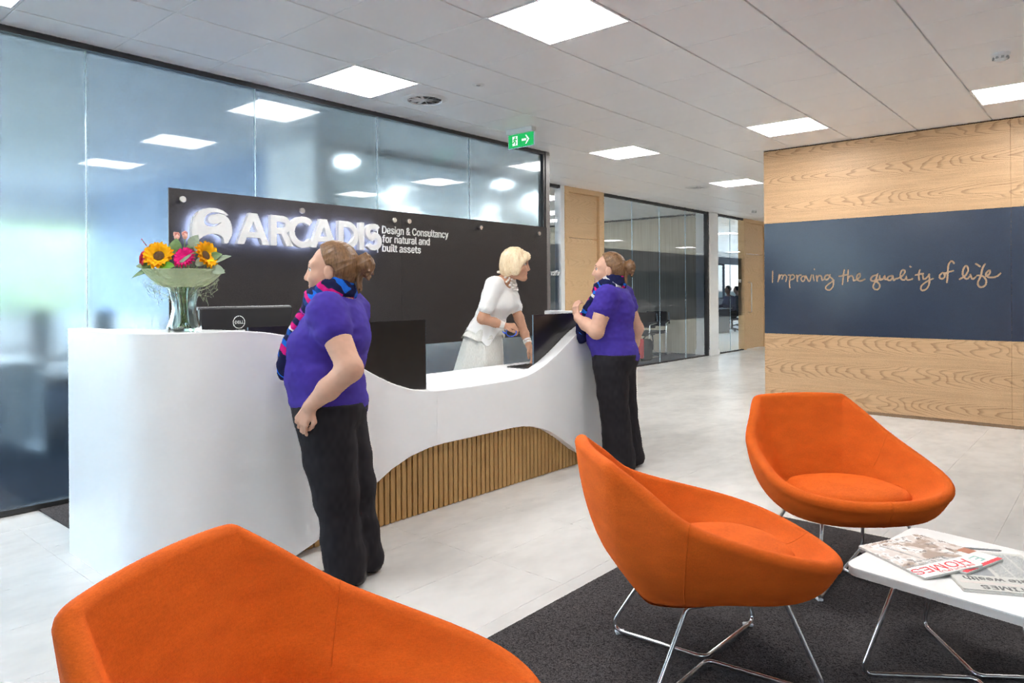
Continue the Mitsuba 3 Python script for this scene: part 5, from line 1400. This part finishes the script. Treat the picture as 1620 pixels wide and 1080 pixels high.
# --- two office workers far behind the narrow glass partition
def sitter(x, y, yaw, mat, label):
    k = thing('person', label, 'person')
    P = [('e', (0, 0, .55), (.16, .18, .14)), ('e', (.04, 0, .78), (.13, .18, .2)), ('e', (.08, 0, .98), (.12, .19, .14)), ('c', (.08, -.15, 1.06), (.08, .15, 1.06), .06, .06), ('c', (.1, 0, 1.1), (.14, 0, 1.2), .055, .05), ('e', (.15, 0, 1.29), (.095, .078, .115)),
         ('c', (.08, .2, 1.04), (.12, .25, .8), .05, .042), ('c', (.12, .25, .8), (.38, .15, .78), .042, .03), ('c', (.08, -.2, 1.04), (.12, -.25, .8), .05, .042), ('c', (.12, -.25, .8), (.38, -.15, .78), .042, .03), ('c', (0, .1, .5), (.42, .12, .5), .085, .06), ('c', (0, -.1, .5), (.42, -.12, .5), .085, .06), ('c', (.42, .12, .5), (.4, .12, .08), .055, .04), ('c', (.42, -.12, .5), (.4, -.12, .08), .055, .04), ('c', (.38, .12, .05), (.55, .12, .04), .04, .03), ('c', (.38, -.12, .05), (.55, -.12, .04), .04, .03)]
    m = fix(sdf(P, .02, .04)); scene[k + '__body'] = mikit.ply(xf(m, (x, y, 0), yaw), 'skin', True)
    part(k, 'shirt', xf(fix(sdf(P[1:4] + P[6:10], .02, .04, .015, (below(1.10), above(.6)))), (x, y, 0), yaw), mat, True, label='lilac grey shirt')
    part(k, 'trousers', xf(fix(sdf(P[:1] + P[10:14], .02, .04, .014, (above(.1), below(.66)))), (x, y, 0), yaw), 'cloth_dark', True)
    part(k, 'hair', xf(fix(sdf([('e', (.135, 0, 1.33), (.10, .086, .095))], .015, .02, .004, (lambda p: p[:, 0] - .17 - .4 * (p[:, 2] - 1.33),))), (x, y, 0), yaw), 'hair_black', True)
    ck = thing('office_chair', 'dark office chair under the ' + label.split(',')[0], 'office chair')
    R_ = lambda m: place(m, x, y, 0, math.degrees(yaw))
    part(ck, 'seat', R_(cbox(-.24, .24, -.24, .24, .37, .425, .02)), 'chair_dark', 40); part(ck, 'backrest', R_(cbox(-.33, -.26, -.22, .22, .55, 1.0, .02)), 'chair_dark', 40)
    part(ck, 'back_post', R_(tube(fillet([(0, 0, .36), (-.33, 0, .36), (-.34, 0, .7)], .05), .02, 8)), 'dark_plastic', True); part(ck, 'column', R_(tube([(0, 0, .1), (0, 0, .37)], .03, 12)), 'dark_plastic', True)
    for q in range(5): part(ck, 'foot', R_(tube([(0, 0, .1), (.3 * math.cos(q * 1.2566), .3 * math.sin(q * 1.2566), .03)], [.025, .025], 8)), 'dark_plastic', True)


sitter(21.2, 9.35, math.radians(150), 'shirt_lilac', 'dark haired person in a lilac shirt, seated far behind the narrow glass')
sitter(24.2, 10.35, math.radians(120), 'cloth_dark', 'dark haired person in dark clothes, seated furthest behind the narrow glass')
k = thing('office_desk', 'office desk far behind the narrow glass partition', 'desk')
part(k, 'top', cbox(19.6, 20.9, 9.2, 11.0, .71, .74, .004), 'furniture_white')
for y_ in (9.25, 10.9): part(k, 'leg', bx(19.7, 20.8, y_, y_ + .05, 0, .71), 'grey_metal_frame')
mk = thing('monitor', 'dark monitor on the desk far behind the narrow glass partition', 'monitor')
part(mk, 'casing', cbox(20.0, 20.05, 9.5, 10.1, .88, 1.24, .008), 'dark_plastic'); part(mk, 'stand', cat(bx(19.97, 20.0, 9.77, 9.83, .75, 1.05), cbox(19.9, 20.15, 9.68, 9.92, .74, .752, .003)), 'dark_plastic'); part(mk, 'screen_glass', bx(20.05, 20.052, 9.52, 10.08, .9, 1.22), 'screen_black')
